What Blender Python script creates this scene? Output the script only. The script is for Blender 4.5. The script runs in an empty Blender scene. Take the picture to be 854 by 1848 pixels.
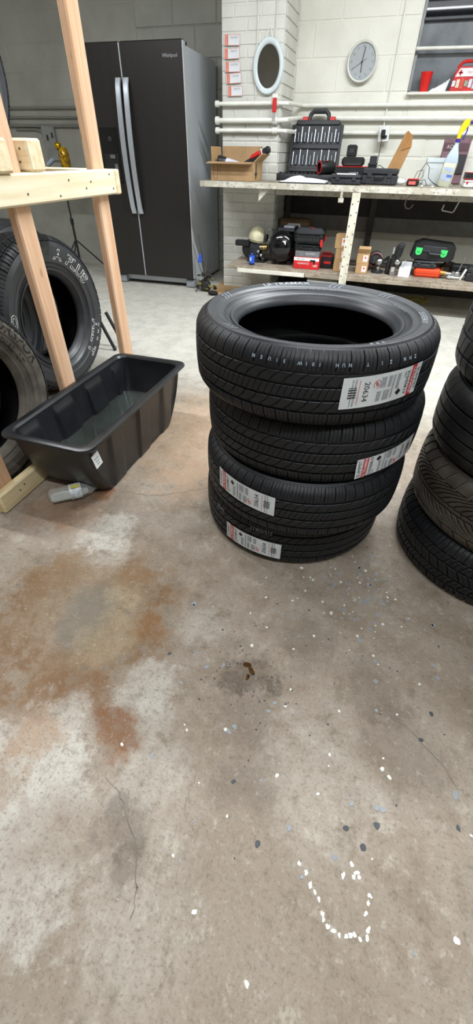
import bpy, math, random
from mathutils import Matrix, Vector
random.seed(7)
R_ = math.radians
SC = bpy.context.scene
COL = SC.collection
# ------------------------------------------------------------------ camera, world, lights, exposure
cam_d = bpy.data.cameras.new('camera')
cam_d.sensor_fit = 'VERTICAL'; cam_d.sensor_height = 36.0
cam_d.lens = 731.7 / 1848 * 36.0
cam_d.clip_start = .02; cam_d.clip_end = 60
cam = bpy.data.objects.new('camera', cam_d); COL.objects.link(cam)
_p, _r, _y = R_(41.58), R_(.952), R_(17.42)
cam.matrix_world = (Matrix.Translation((0, 0, 1.12)) @ Matrix.Rotation(_y, 4, 'Z')
                    @ Matrix.Rotation(math.pi/2 - _p, 4, 'X') @ Matrix.Rotation(_r, 4, 'Z'))
SC.camera = cam
W = bpy.data.worlds.new('world'); SC.world = W; W.use_nodes = True
W.node_tree.nodes['Background'].inputs[0].default_value = (.80, .88, 1, 1)
W.node_tree.nodes['Background'].inputs[1].default_value = .05
SC.view_settings.view_transform = 'Standard'; SC.view_settings.look = 'None'
SC.view_settings.gamma = 1; SC.view_settings.use_curve_mapping = False
SC.view_settings.exposure = 0.0
CEIL = 3.05
# centre of each ceiling tube fixture (x, y, length along x, watts)
LAMPS = [(0.35, -0.25, 2.4, 58), (0.75, 2.75, 2.4, 165), (-2.4, 1.9, 2.4, 95)]  # last one is an added fill that brightens the dark recess at the left
for (lx, ly, ll, lw) in LAMPS:
    ld = bpy.data.lights.new('tube_light', 'AREA'); ld.shape = 'RECTANGLE'
    ld.size = ll; ld.size_y = .10; ld.energy = lw; ld.color = (.92, .965, 1.0)
    lo = bpy.data.objects.new('tube_light', ld); COL.objects.link(lo)
    lo.location = (lx, ly, CEIL - .125)

# ------------------------------------------------------------------ mesh helpers
class G:
    def __init__(s): s.v = []; s.f = []
    def add(s, vs, fs, M=None):
        o = len(s.v)
        if M is not None: vs = [tuple(M @ Vector(p)) for p in vs]
        s.v.extend(tuple(p) for p in vs); s.f.extend(tuple(i + o for i in f) for f in fs); return s
    def box(s, c, d, b=0., M=None):
        hx, hy, hz = d[0]/2, d[1]/2, d[2]/2
        b = min(b, hx*.95, hy*.95, hz*.95)
        if b <= 0:
            vs = [(c[0]+i*hx, c[1]+j*hy, c[2]+k*hz) for i in (-1, 1) for j in (-1, 1) for k in (-1, 1)]
            return s.add(vs, [(0,1,3,2),(4,6,7,5),(0,4,5,1),(2,3,7,6),(0,2,6,4),(1,5,7,3)], M)
        vs = []; ix = {}
        for i in (-1, 1):
            for j in (-1, 1):
                for k in (-1, 1):
                    for a in range(3):
                        e = [b, b, b]; e[a] = 0
                        ix[(i, j, k, a)] = len(vs)
                        vs.append((c[0]+i*(hx-e[0]), c[1]+j*(hy-e[1]), c[2]+k*(hz-e[2])))
        fs = []
        for a in range(3):
            o = [q for q in range(3) if q != a]
            for sg in (-1, 1):
                q = []
                for (m, n) in ((-1,-1),(1,-1),(1,1),(-1,1)):
                    t = [0,0,0]; t[a] = sg; t[o[0]] = m; t[o[1]] = n; q.append(ix[(t[0],t[1],t[2],a)])
                fs.append(q)
            for m in (-1, 1):
                for n in (-1, 1):
                    t = [0,0,0]; t[o[0]] = m; t[o[1]] = n; q = []
                    t[a] = -1; q.append(ix[(*t, o[0])]); t[a] = 1; q.append(ix[(*t, o[0])]); q.append(ix[(*t, o[1])]); t[a] = -1; q.append(ix[(*t, o[1])])
                    fs.append(q)
        for i in (-1, 1):
            for j in (-1, 1):
                for k in (-1, 1): fs.append([ix[(i,j,k,a)] for a in range(3)])
        return s.add(vs, fs, M)
    def cyl(s, p0, p1, r0, r1=None, n=16, cap=True, M=None):
        r1 = r0 if r1 is None else r1
        p0, p1 = Vector(p0), Vector(p1); d = (p1-p0).normalized()
        u = d.orthogonal().normalized(); w = d.cross(u)
        vs = []
        for p, r in ((p0, r0), (p1, r1)):
            for i in range(n):
                a = 2*math.pi*i/n; vs.append(p + (u*math.cos(a) + w*math.sin(a))*r)
        fs = [(i, (i+1) % n, n+(i+1) % n, n+i) for i in range(n)]
        if cap: fs += [tuple(range(n-1, -1, -1)), tuple(range(n, 2*n))]
        return s.add(vs, fs, M)
    def tube(s, pts, r, n=8, M=None, closed=False):
        pts = [Vector(p) for p in pts]; m = len(pts); vs = []
        up = None
        for i, p in enumerate(pts):
            a = pts[i-1] if (i or closed) else p; b = pts[(i+1) % m] if (i < m-1 or closed) else p
            d = (b-a).normalized()
            if up is None: up = d.orthogonal().normalized()
            up = (up - d*up.dot(d)); up = up.normalized() if up.length > 1e-6 else d.orthogonal().normalized()
            w = d.cross(up); rr = r[i] if isinstance(r, (list, tuple)) else r
            for k in range(n):
                t = 2*math.pi*k/n; vs.append(p + (up*math.cos(t) + w*math.sin(t))*rr)
        fs = []
        for i in range(m if closed else m-1):
            for k in range(n):
                j = (i+1) % m
                fs.append((i*n+k, i*n+(k+1) % n, j*n+(k+1) % n, j*n+k))
        if not closed: fs += [tuple(range(n-1, -1, -1)), tuple(range((m-1)*n, m*n))]
        return s.add(vs, fs, M)
    def lathe(s, prof, n=48, M=None, loop=False, cap=True):
        m = len(prof); vs = []
        for (r, z) in prof:
            for k in range(n):
                t = 2*math.pi*k/n; vs.append((r*math.cos(t), r*math.sin(t), z))
        fs = []
        for i in range(m if loop else m-1):
            j = (i+1) % m
            for k in range(n): fs.append((i*n+k, i*n+(k+1) % n, j*n+(k+1) % n, j*n+k))
        if not loop and cap:
            if prof[0][0] > 1e-6: fs.append(tuple(range(n-1, -1, -1)))
            if prof[-1][0] > 1e-6: fs.append(tuple(range((m-1)*n, m*n)))
        return s.add(vs, fs, M)
    def prism(s, poly, z0, z1, M=None, b=0.):
        n = len(poly)
        if b > 0:
            cx = sum(p[0] for p in poly)/n; cy = sum(p[1] for p in poly)/n
            def sh(p):
                d = math.hypot(p[0]-cx, p[1]-cy) or 1; return (p[0]-(p[0]-cx)/d*b, p[1]-(p[1]-cy)/d*b)
            q = [sh(p) for p in poly]
            L = [(q, z0), (poly, z0+b), (poly, z1-b), (q, z1)]
        else: L = [(poly, z0), (poly, z1)]
        vs = [(p[0], p[1], z) for P, z in L for p in P]; fs = []
        for i in range(len(L)-1):
            for k in range(n): fs.append((i*n+k, i*n+(k+1) % n, (i+1)*n+(k+1) % n, (i+1)*n+k))
        fs += [tuple(range(n-1, -1, -1)), tuple(range((len(L)-1)*n, len(L)*n))]
        return s.add(vs, fs, M)
    def ball(s, c, r, nu=20, nv=12, M=None):
        rx, ry, rz = r if isinstance(r, (tuple, list)) else (r, r, r)
        vs = [(c[0], c[1], c[2]-rz)]; fs = []
        for j in range(1, nv):
            a = -math.pi/2 + math.pi*j/nv
            for k in range(nu):
                t = 2*math.pi*k/nu; vs.append((c[0]+rx*math.cos(a)*math.cos(t), c[1]+ry*math.cos(a)*math.sin(t), c[2]+rz*math.sin(a)))
        vs.append((c[0], c[1], c[2]+rz)); N = len(vs)-1
        for k in range(nu): fs.append((0, 1+(k+1) % nu, 1+k)); fs.append((N, N-nu+k, N-nu+(k+1) % nu))
        for j in range(nv-2):
            for k in range(nu): a = 1+j*nu; fs.append((a+k, a+(k+1) % nu, a+nu+(k+1) % nu, a+nu+k))
        return s.add(vs, fs, M)
    def grid(s, fn, nu, nv):
        vs = [fn(i/nu, j/nv) for j in range(nv+1) for i in range(nu+1)]
        fs = [(j*(nu+1)+i, j*(nu+1)+i+1, (j+1)*(nu+1)+i+1, (j+1)*(nu+1)+i) for j in range(nv) for i in range(nu)]
        return s.add(vs, fs)
    def mesh(s, name, mat, smooth=True, ang=38):
        me = bpy.data.meshes.new(name); me.from_pydata(s.v, [], s.f); me.update()
        if mat: me.materials.append(mat)
        if smooth:
            me.polygons.foreach_set('use_smooth', [True]*len(me.polygons)); me.set_sharp_from_angle(angle=R_(ang))
        import bmesh
        b = bmesh.new(); b.from_mesh(me); bmesh.ops.recalc_face_normals(b, faces=b.faces); b.to_mesh(me); b.free()
        return me
    def obj(s, name, mat, parent=None, loc=(0,0,0), rot=(0,0,0), smooth=True, ang=38):
        return mob(name, s.mesh(name, mat, smooth, ang), parent, loc, rot)

def mob(name, me, parent=None, loc=(0,0,0), rot=(0,0,0)):
    o = bpy.data.objects.new(name, me); COL.objects.link(o); o.location = loc; o.rotation_euler = rot
    if parent: o.parent = parent
    return o
def tag(o, label, cat, group=None, kind=None):
    o['label'] = label; o['category'] = cat
    if group: o['group'] = group
    if kind: o['kind'] = kind
    return o
def thing(name, label, cat, loc=(0,0,0), rz=0., group=None, rot=None):
    o = bpy.data.objects.new(name, None); COL.objects.link(o); o.empty_display_size = .05
    o.location = loc; o.rotation_euler = rot if rot else (0, 0, rz)
    return tag(o, label, cat, group)
def struct(o): o['kind'] = 'structure'; return o
def T(x=0, y=0, z=0): return Matrix.Translation((x, y, z))
def RX(a): return Matrix.Rotation(R_(a), 4, 'X')
def RY(a): return Matrix.Rotation(R_(a), 4, 'Y')
def RZ(a): return Matrix.Rotation(R_(a), 4, 'Z')
_tc = {}
def text2d(txt, size, outline=0., bold=0., cx=True):
    k = (txt, size, outline, bold, cx)
    if k in _tc: return _tc[k]
    c = bpy.data.curves.new('t', 'FONT'); c.body = txt; c.size = size; c.resolution_u = 2
    c.align_x = 'CENTER' if cx else 'LEFT'; c.align_y = 'CENTER'; c.offset = bold
    if outline: c.fill_mode = 'NONE'; c.bevel_depth = outline; c.bevel_resolution = 0
    o = bpy.data.objects.new('t', c); COL.objects.link(o)
    bpy.context.view_layer.update()
    me = bpy.data.meshes.new_from_object(o.evaluated_get(bpy.context.evaluated_depsgraph_get()))
    r = ([tuple(v.co) for v in me.vertices], [tuple(p.vertices) for p in me.polygons])
    bpy.data.objects.remove(o); bpy.data.curves.remove(c); bpy.data.meshes.remove(me)
    _tc[k] = r; return r
def put_text(g, txt, size, fn, **k):
    vs, fs = text2d(txt, size, **k); g.add([fn(*p) for p in vs], fs); return g
def arc(cx, cy, r, a0, a1, n): return [(cx+r*math.cos(R_(a0+(a1-a0)*i/n)), cy+r*math.sin(R_(a0+(a1-a0)*i/n))) for i in range(n+1)]
def rrect(hx, hy, r, n=4):
    return arc(hx-r, hy-r, r, 0, 90, n)+arc(-hx+r, hy-r, r, 90, 180, n)+arc(-hx+r, -hy+r, r, 180, 270, n)+arc(hx-r, -hy+r, r, 270, 360, n)

# ------------------------------------------------------------------ materials
def lin(c):
    if isinstance(c, str):
        c = tuple(int(c[i:i+2], 16)/255 for i in (0, 2, 4))
        c = tuple(x/12.92 if x <= .04045 else ((x+.055)/1.055)**2.4 for x in c)
    return (*c[:3], 1)
class N:
    def __init__(s, name):
        s.m = bpy.data.materials.new(name); s.m.use_nodes = True; s.t = s.m.node_tree
        s.b = s.t.nodes['Principled BSDF']
    def n(s, typ, ins=None, **p):
        x = s.t.nodes.new(typ)
        for k, v in p.items(): setattr(x, k, v)
        for k, v in (ins or {}).items(): s.set(x.inputs[k], v)
        return x
    def set(s, sock, v):
        if isinstance(v, bpy.types.NodeSocket): s.t.links.new(v, sock)
        elif isinstance(v, bpy.types.Node): s.t.links.new(v.outputs[0], sock)
        else: sock.default_value = v
    def math(s, op, a, b=0., c=0.):
        x = s.n('ShaderNodeMath', operation=op); s.set(x.inputs[0], a); s.set(x.inputs[1], b); s.set(x.inputs[2], c); return x.outputs[0]
    def noise(s, vec, scale, detail=4., rough=.55, w=0.):
        x = s.n('ShaderNodeTexNoise', {'Vector': vec, 'Scale': scale, 'Detail': detail, 'Roughness': rough}); return x
    def ramp(s, fac, a, b, va=0., vb=1.):
        x = s.n('ShaderNodeMapRange', {'Value': fac, 'From Min': a, 'From Max': b, 'To Min': va, 'To Max': vb}, interpolation_type='SMOOTHSTEP'); return x.outputs[0]
    def mix(s, f, a, b, mode='MIX'):
        x = s.n('ShaderNodeMix', data_type='RGBA', blend_type=mode); s.set(x.inputs[0], f); s.set(x.inputs[6], a); s.set(x.inputs[7], b); return x.outputs[2]
    def pos(s): return s.n('ShaderNodeNewGeometry').outputs['Position']
    def objc(s): return s.n('ShaderNodeTexCoord').outputs['Object']
    def vmul(s, v, k): x = s.n('ShaderNodeVectorMath', operation='MULTIPLY'); s.set(x.inputs[0], v); x.inputs[1].default_value = k; return x.outputs[0]
    def bump(s, h, st, dist=.002):
        x = s.n('ShaderNodeBump', {'Height': h, 'Strength': st, 'Distance': dist}); s.set(s.b.inputs['Normal'], x.outputs[0])
_mc = {}
def M(name, col, rough=.5, metal=0., var=.12, vs=14., bump=0., bs=60., spec=.5, alpha=1., trans=0., emis=0., coat=0., space='o'):
    if name in _mc: return _mc[name]
    n = N(name); c = lin(col); b = n.b
    v = n.objc() if space == 'o' else n.pos()
    if var > 0:
        f = n.noise(v, vs, 5)
        d = tuple(x*(1-var) for x in c[:3])+(1,); l = tuple(min(1, x*(1+var)) for x in c[:3])+(1,)
        n.set(b.inputs['Base Color'], n.mix(n.ramp(f.outputs[0], .3, .7), d, l))
    else: b.inputs['Base Color'].default_value = c
    b.inputs['Roughness'].default_value = rough; b.inputs['Metallic'].default_value = metal
    b.inputs['Specular IOR Level'].default_value = spec
    b.inputs['Alpha'].default_value = alpha; b.inputs['Transmission Weight'].default_value = trans; b.inputs['Coat Weight'].default_value = coat
    if bump > 0: n.bump(n.noise(v, bs, 4).outputs[0], bump)
    if emis > 0: b.inputs['Emission Color'].default_value = c; b.inputs['Emission Strength'].default_value = emis
    _mc[name] = n.m; return n.m
def wood(name, a, bcol, axis, scale=1.):
    n = N(name); k = [38., 38., 38.]; k[axis] = 1.6
    v = n.vmul(n.pos(), tuple(x*scale for x in k))
    f = n.noise(v, 1., 5, .6); f2 = n.noise(n.pos(), 3.2, 2)
    kn = n.n('ShaderNodeTexVoronoi', {'Vector': n.vmul(n.pos(), tuple(4.2 if i == axis else 11. for i in range(3))), 'Scale': 1.})
    col = n.mix(n.ramp(f.outputs[0], .35, .68), lin(a), lin(bcol))
    col = n.mix(n.ramp(f2.outputs[0], .45, .75, 0, .35), col, lin(bcol))
    col = n.mix(n.ramp(kn.outputs['Distance'], .10, .05, 0, .45), col, lin('8a6038'))
    n.set(n.b.inputs['Base Color'], col); n.b.inputs['Roughness'].default_value = .62; n.b.inputs['Specular IOR Level'].default_value = .3
    n.bump(f.outputs[0], .12); return n.m

RUB = M('rubber', '24282e', .43, var=.2, vs=30, spec=.65)
LINER = M('inner_liner_rubber', '0a0b0c', .65, var=.2, vs=20, spec=.15)
RUBT = M('tread_rubber', '17191d', .5, var=.25, vs=40, spec=.4)
RUBD = M('dusty_rubber', '5f5a53', .8, var=.4, vs=9, spec=.25)
RUBB = M('brownish_tread_rubber', '463f38', .5, var=.35, vs=16, spec=.5)
RUBG = M('worn_tread_rubber', '232324', .55, var=.4, vs=12, spec=.5)
LETB = M('raised_bar_rubber', '5a6066', .6, var=.1)
LETT = M('raised_letter_rubber', '969ca2', .7, var=.1)
INK = M('white_tyre_ink', '9fb0bd', .6, var=.1)
CHALK = M('grey_crayon', '8b9096', .7, var=.2)
STK = M('sticker_paper', 'd4dbdf', .38, var=.06, vs=30)
STKR = M('sticker_red', 'c8262a', .4, var=.05)
BLKPRINT = M('black_print', '1a1a1c', .5, var=0)
GRYPRINT = M('grey_print', '9aa1a6', .5, var=.3, vs=300)
REDPRINT = M('faint_red_print', 'd48a8a', .5, var=.2, vs=200)
BLK = M('black_plastic', '1a1b1d', .42, var=.15)
BLK2 = M('charcoal_plastic', '2a2c30', .5, var=.15, bump=.05, bs=200)
GLOSSBLK = M('gloss_black_paint', '0c0d0f', .14, var=0, spec=.6)
CHROME = M('chrome', 'd6d9dc', .14, 1., var=0)
STEEL = M('brushed_steel', 'b6bac0', .28, 1., var=.1)
RED = M('red_plastic', 'c4221f', .4, var=.08)
ORANGE = M('orange_plastic', 'e2481f', .4, var=.06)
GREEN = M('green_latch', '3fd06a', .45, var=.05)
YEL = M('yellow_plastic', 'e8c21c', .38, var=.06)
PURP = M('purple_plastic', '3a2d86', .4, var=.05)
WHT = M('white_plastic', 'e6e8e6', .4, var=.04)
WPIPE = M('white_pipe_paint', 'e2e2da', .45, var=.08, vs=10, bump=.05)
PAPER = M('paper', 'eef0f2', .7, var=.04)
CARD = M('cardboard', 'a3845f', .8, var=.12, vs=8)
CARD2 = M('pale_cardboard', 'b69468', .8, var=.1, vs=8)
CARDD = M('dark_cardboard', '7f6950', .85, var=.15, vs=8)
KRAFT = M('kraft_paper', 'a97f50', .75, var=.15, vs=6)
CLEAR = M('clear_plastic', 'e4ecee', .12, var=0, alpha=.35, spec=.5)
BLUE = M('blue_label', '2c58c8', .4, var=.1)
BRASS = M('brass', 'b89a5a', .3, 1., var=.1)
GOLD = M('gold_foil', 'd6a51e', .22, .9, var=.2, vs=30)
# ------------------------------------------------------------------ room shell
def floor_mat():
    n = N('stained_concrete'); P = n.pos(); b = n.b
    big = n.noise(P, 1.9, 6, .6); mid = n.noise(P, 7., 8, .7); crumb = n.noise(P, 13., 10, .74); c2 = n.noise(P, 44., 9, .78); fine = n.noise(P, 150., 4, .7); vf = n.noise(P, 300., 2, .6)
    cr, cc, md = crumb.outputs[0], c2.outputs[0], mid.outputs[0]
    gate = n.math('ADD', n.math('MULTIPLY', cc, .65), n.math('MULTIPLY', cr, .35))
    wn = n.noise(P, 5., 8, .7)
    wob = n.n('ShaderNodeVectorMath', operation='MULTIPLY_ADD'); n.set(wob.inputs[0], wn.outputs['Color']); wob.inputs[1].default_value = (.22, .22, 0); wob.inputs[2].default_value = (-.11, -.11, 0)
    PW = n.n('ShaderNodeVectorMath', operation='ADD'); n.set(PW.inputs[0], P); n.set(PW.inputs[1], wob.outputs[0]); PW = PW.outputs[0]
    def dist(x, y, ax=1., ay=1.):
        d = n.n('ShaderNodeVectorMath', operation='SUBTRACT'); n.set(d.inputs[0], PW); d.inputs[1].default_value = (x, y, 0)
        e = n.vmul(d.outputs[0], (1/ax, 1/ay, 0)); L = n.n('ShaderNodeVectorMath', operation='LENGTH'); n.set(L.inputs[0], e); return L.outputs['Value']
    def crumbly(base, k, amt=2.4, noise=None):            # soft mask -> ragged edge
        v = n.math('ADD', base, n.math('MULTIPLY', n.math('SUBTRACT', noise or cr, .5), amt))
        return n.math('MULTIPLY', n.math('MULTIPLY', n.ramp(v, -.02, .60), n.ramp(base, -.5, .25)), n.ramp(gate, .40, .56, k*.50, k))
    def stain(col, x, y, r, k, c, ax=1., ay=1., amt=2.4, noise=None):
        base = n.math('SUBTRACT', 1., n.math('DIVIDE', dist(x, y, ax, ay), r)); return n.mix(crumbly(base, k, amt, noise), col, lin(c) if isinstance(c, str) else c)
    col = n.mix(n.ramp(big.outputs[0], .32, .68), lin('908375'), lin('a19588'))
    col = n.mix(n.ramp(md, .44, .64, 0, .55), col, lin('7e705f')); col = n.mix(n.ramp(md, .46, .32, 0, .45), col, lin('a49d8f'))
    # paler worn floor towards the bench; lamplit brightness there is painted in too
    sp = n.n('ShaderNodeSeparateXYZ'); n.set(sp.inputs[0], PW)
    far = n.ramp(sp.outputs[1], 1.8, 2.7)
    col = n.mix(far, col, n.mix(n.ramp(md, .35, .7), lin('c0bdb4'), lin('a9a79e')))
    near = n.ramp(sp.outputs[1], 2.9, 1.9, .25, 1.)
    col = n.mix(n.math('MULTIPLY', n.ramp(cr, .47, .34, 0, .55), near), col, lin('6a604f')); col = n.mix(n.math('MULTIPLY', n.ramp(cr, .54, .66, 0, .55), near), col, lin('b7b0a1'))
    col = stain(col, -.72, 1.75, .60, .55, 'ab8a66', .8, 1.1, 1.6); col = stain(col, -.25, 2.2, .6, .35, 'c4b59b', 1.2, 1, 1.4); col = stain(col, -.62, 1.35, .22, .4, '96765a')
    # brown rust field with darker rings and a grey core
    L = dist(-.70, .575)
    base = n.math('SUBTRACT', 1., n.math('DIVIDE', L, .40)); rn = n.noise(n.n('ShaderNodeCombineXYZ', {'X': n.math('MULTIPLY', L, 26.), 'Y': n.math('MULTIPLY', cr, 2.)}), 1., 3, .6)
    col = n.mix(crumbly(base, .72, 1.5), col, n.mix(n.ramp(md, .40, .60), lin('9c876b'), lin('846848')))
    band = n.math('MULTIPLY', n.ramp(L, .15, .23), n.ramp(L, .36, .27))
    col = n.mix(n.math('MULTIPLY', band, n.math('MULTIPLY', n.ramp(cr, .42, .58), n.ramp(rn.outputs[0], .35, .6, .35, .85))), col, n.mix(n.ramp(cc, .42, .58), lin('86613d'), lin('664829')))
    for (x, y, r, k, c) in ((-.53, .38, .14, .75, '7d5c3e'), (-.90, .40, .24, .75, '74593f'), (-.66, .36, .16, .65, '7e5f42'), (-.46, .62, .08, .8, '8a633b'), (-.85, .72, .14, .6, '83694c'), (-.60, .74, .10, .6, '866847')): col = stain(col, x, y, r, k, c)
    col = stain(col, -.685, .575, .15, .75, '7b776e', .8, 1.1, 1.3); col = stain(col, -.60, .66, .09, .5, 'b3a385'); col = stain(col, -.57, .52, .11, .5, 'ac9a7c')
    # white mineral patches
    for (x, y, r, k) in ((-.57, .15, .19, .85), (-.47, .12, .12, .45), (-.83, .93, .14, .85), (-.75, .83, .08, .5), (-.385, .43, .10, .7), (-.34, .35, .08, .4), (-.46, -.02, .16, .6), (-.28, .22, .11, .35), (-.31, .66, .10, .3), (-.55, .30, .06, .5), (-.54, .02, .12, .5), (-.20, .02, .16, .25), (.1, .35, .2, .2)): col = stain(col, x, y, r, k, 'c2beb5')
    for (x, y, r, k, c) in ((-.405, .285, .08, .9, '7d5230'), (-.60, .23, .08, .6, '946b42'), (-.63, .10, .09, .6, '86684a'), (-.45, .06, .12, .45, '7a6450'), (-1.1, 1.0, .17, .65, '7e5a3e'), (-.97, 1.155, .07, .95, '8a5730'), (-.98, .98, .15, .5, '8f6d50')): col = stain(col, x, y, r, k, c)
    # damp darker stains
    for (x, y, r, k) in ((-.12, .55, .095, .85), (-.10, .42, .10, .45), (-.05, .29, .11, .45), (.30, .50, .13, .4), (-.285, .135, .075, .6), (-.24, .07, .06, .5), (-1.05, 1.12, .14, .6), (.02, .70, .10, .4), (.22, .62, .12, .4)): col = stain(col, x, y, r, k, '574b3f', 1., 1., 3.2)
    # aggregate grain
    col = n.mix(n.math('MULTIPLY', n.ramp(cc, .46, .34, 0, .45), near), col, lin('5c5346')); col = n.mix(n.math('MULTIPLY', n.ramp(cc, .54, .66, 0, .40), near), col, lin('c0b9ac'))
    col = n.mix(n.ramp(fine.outputs[0], .52, .66, 0, .5), col, lin('63584c')); col = n.mix(n.ramp(vf.outputs[0], .60, .74, 0, .3), col, lin('d2ccc2'))
    n.set(b.inputs['Base Color'], col)
    n.set(b.inputs['Roughness'], n.ramp(md, .3, .7, .55, .8)); b.inputs['Specular IOR Level'].default_value = .3
    h = n.math('ADD', n.math('MULTIPLY', cr, .8), n.math('MULTIPLY', cc, .4)); n.bump(h, .7, .005)
    return n.m
FX0, FX1, FY0, FY1 = -5.2, 2.6, -2.6, 5.5
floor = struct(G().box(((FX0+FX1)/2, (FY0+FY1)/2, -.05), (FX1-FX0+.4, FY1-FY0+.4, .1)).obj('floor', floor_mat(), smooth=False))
floor['label'] = 'stained grey-brown concrete garage floor with rust marks'
CEILM = M('ceiling_paint', 'e2e1dc', .8, space='p', var=.06, vs=2)
struct(G().box(((FX0+FX1)/2, (FY0+FY1)/2, CEIL+.05), (FX1-FX0+.4, FY1-FY0+.4, .1)).obj('ceiling', CEILM, smooth=False))
def wall_paint(name, a, bcol, dirt):
    n = N(name); P = n.pos(); f = n.noise(P, 2.2, 5, .6); g = n.noise(P, 24., 5, .7); s = n.noise(P, 55., 3, .6)
    col = n.mix(n.ramp(f.outputs[0], .32, .7), lin(a), lin(bcol))
    col = n.mix(n.ramp(g.outputs[0], .64, .78, 0, .4), col, lin(dirt)); col = n.mix(n.ramp(s.outputs[0], .72, .80, 0, .6), col, lin('6d6a62'))
    n.set(n.b.inputs['Base Color'], col); n.b.inputs['Roughness'].default_value = .55
    n.bump(n.math('ADD', g.outputs[0], n.math('MULTIPLY', s.outputs[0], .5)), .3, .004); return n.m
WHITEW = wall_paint('white_block_paint', 'e4e3d9', 'd6d5ca', 'b5b1a4')
PILW = wall_paint('white_brick_paint', 'd2d2cb', 'c4c4bd', 'a5a39a')
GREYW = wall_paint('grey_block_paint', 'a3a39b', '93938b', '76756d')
SIDEW = M('side_wall_paint', 'b5b3ab', .7, var=.1, vs=2, space='p')
WY, PY, LY = 5.25, 4.78, 5.50          # bench wall, pillar face, recess wall
PX0, PX1 = -1.699, -1.163
def masonry(parent, u0, u1, z0, z1, bl, bh, zref, uref, mat, place, name, joint=.010, proud=.006, skip=None, bev=.004):
    """bricks in running bond as children of parent; place(u,z) gives world location and the rotation"""
    cache = {}
    k0 = math.floor((z0-zref)/bh); k1 = math.ceil((z1-zref)/bh)
    for k in range(k0, k1):
        za, zb = max(z0, zref+k*bh), min(z1, zref+(k+1)*bh)
        if zb-za < .02: continue
        off = uref + (bl/2 if k % 2 else 0)
        j0 = math.floor((u0-off)/bl); j1 = math.ceil((u1-off)/bl)
        for j in range(j0, j1):
            ua, ub = max(u0, off+j*bl), min(u1, off+(j+1)*bl)
            for (a, b, c, d) in (skip(ua, ub, za, zb) if skip else [(ua, ub, za, zb)]):
                if b-a < .025 or d-c < .025: continue
                w, h = round(b-a-joint, 3), round(d-c-joint, 3)
                if w <= .01 or h <= .01: continue
                if (w, h) not in cache: cache[(w, h)] = G().box((0, 0, 0), (w, .03, h), bev).mesh(name, mat, smooth=False)
                loc, rz = place((a+b)/2, (c+d)/2)
                r = random.uniform(-.0012, .0012)
                mob(name, cache[(w, h)], parent, (loc[0], loc[1]+(r if rz == 0 else 0), loc[2]), (0, 0, rz))
# bench wall with window opening
WX0, WX1, WZ0, WZ1 = -.163, 1.15, 1.524, 2.55
wb = G()
wb.box(((PX1+WX0)/2-.2, WY+.1, CEIL/2), (WX0-PX1+.4, .2, CEIL))
wb.box(((WX1+FX1)/2, WY+.1, CEIL/2), (FX1-WX1, .2, CEIL))
wb.box(((WX0+WX1)/2, WY+.1, WZ0/2), (WX1-WX0, .2, WZ0))
wb.box(((WX0+WX1)/2, WY+.1, (WZ1+CEIL)/2), (WX1-WX0, .2, CEIL-WZ1))
wall_back = struct(wb.obj('wall_back', WHITEW, smooth=False))
def skipwin(a, b, c, d):
    if b <= WX0 or a >= WX1 or d <= WZ0 or c >= WZ1: return [(a, b, c, d)]
    o = []
    if a < WX0: o.append((a, WX0, c, d))
    elif b > WX1: o.append((WX1, b, c, d))
    if c < WZ0-.03: o.append((max(a, WX0), min(b, WX1), c, WZ0))
    return o
masonry(wall_back, PX1, 1.35, .0, 2.6, .446, .2125, 1.527, -1.022-.446/2, WHITEW, lambda u, z: ((u, WY+.0115, z), 0), 'concrete_block', joint=.0065, skip=skipwin, bev=.007)
# pillar
wall_pillar = struct(G().box(((PX0+PX1)/2, (PY+LY+.2)/2+.005, CEIL/2), (PX1-PX0-.012, LY+.2-PY, CEIL)).obj('wall_pillar', PILW, smooth=False))
masonry(wall_pillar, PX0, PX1, .0, 2.5, .227, .0727, 1.7735, -1.477-.1135, PILW, lambda u, z: ((u, PY+.0155, z), 0), 'brick', joint=.009, bev=.004)
masonry(wall_pillar, PY+.03, WY, .0, 2.5, .227, .0727, 1.7735, PY, PILW, lambda u, z: ((PX1-.013, u, z), math.pi/2), 'brick', joint=.007, bev=.003)
# recess wall behind the fridge
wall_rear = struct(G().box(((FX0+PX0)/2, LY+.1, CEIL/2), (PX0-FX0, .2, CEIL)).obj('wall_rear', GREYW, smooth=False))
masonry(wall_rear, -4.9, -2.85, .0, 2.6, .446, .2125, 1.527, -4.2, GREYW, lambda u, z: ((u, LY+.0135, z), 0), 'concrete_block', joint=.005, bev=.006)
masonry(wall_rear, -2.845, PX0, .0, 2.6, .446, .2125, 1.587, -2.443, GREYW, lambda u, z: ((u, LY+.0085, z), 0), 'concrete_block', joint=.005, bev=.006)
struct(G().box((FX0-.1, (FY0+FY1)/2, CEIL/2), (.2, FY1-FY0+.4, CEIL)).obj('wall_left', SIDEW, smooth=False))
struct(G().box((FX1+.1, (FY0+FY1)/2, CEIL/2), (.2, FY1-FY0+.4, CEIL)).obj('wall_right', SIDEW, smooth=False))
wf = struct(G().box(((FX0+FX1)/2, FY0-.1, CEIL/2), (FX1-FX0+.4, .2, CEIL)).obj('wall_front', M('front_wall_paint', 'a59f92', .7, var=.1, vs=2, space='p'), smooth=False))
# roll-up door with window band on the wall behind the camera (seen in the mirror and the glass)
dr = struct(G().box((-.6, FY0+.03, 1.25), (2.8, .05, 2.5)).obj('door_1', M('door_paint', '8f8c86', .5, space='p'), smooth=False))
for k in range(5):
    G().box((-.6, FY0+.07, .25+k*.5), (2.72, .03, .46), .01).obj('panel', M('door_paint', '8f8c86', .5), dr)
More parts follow.
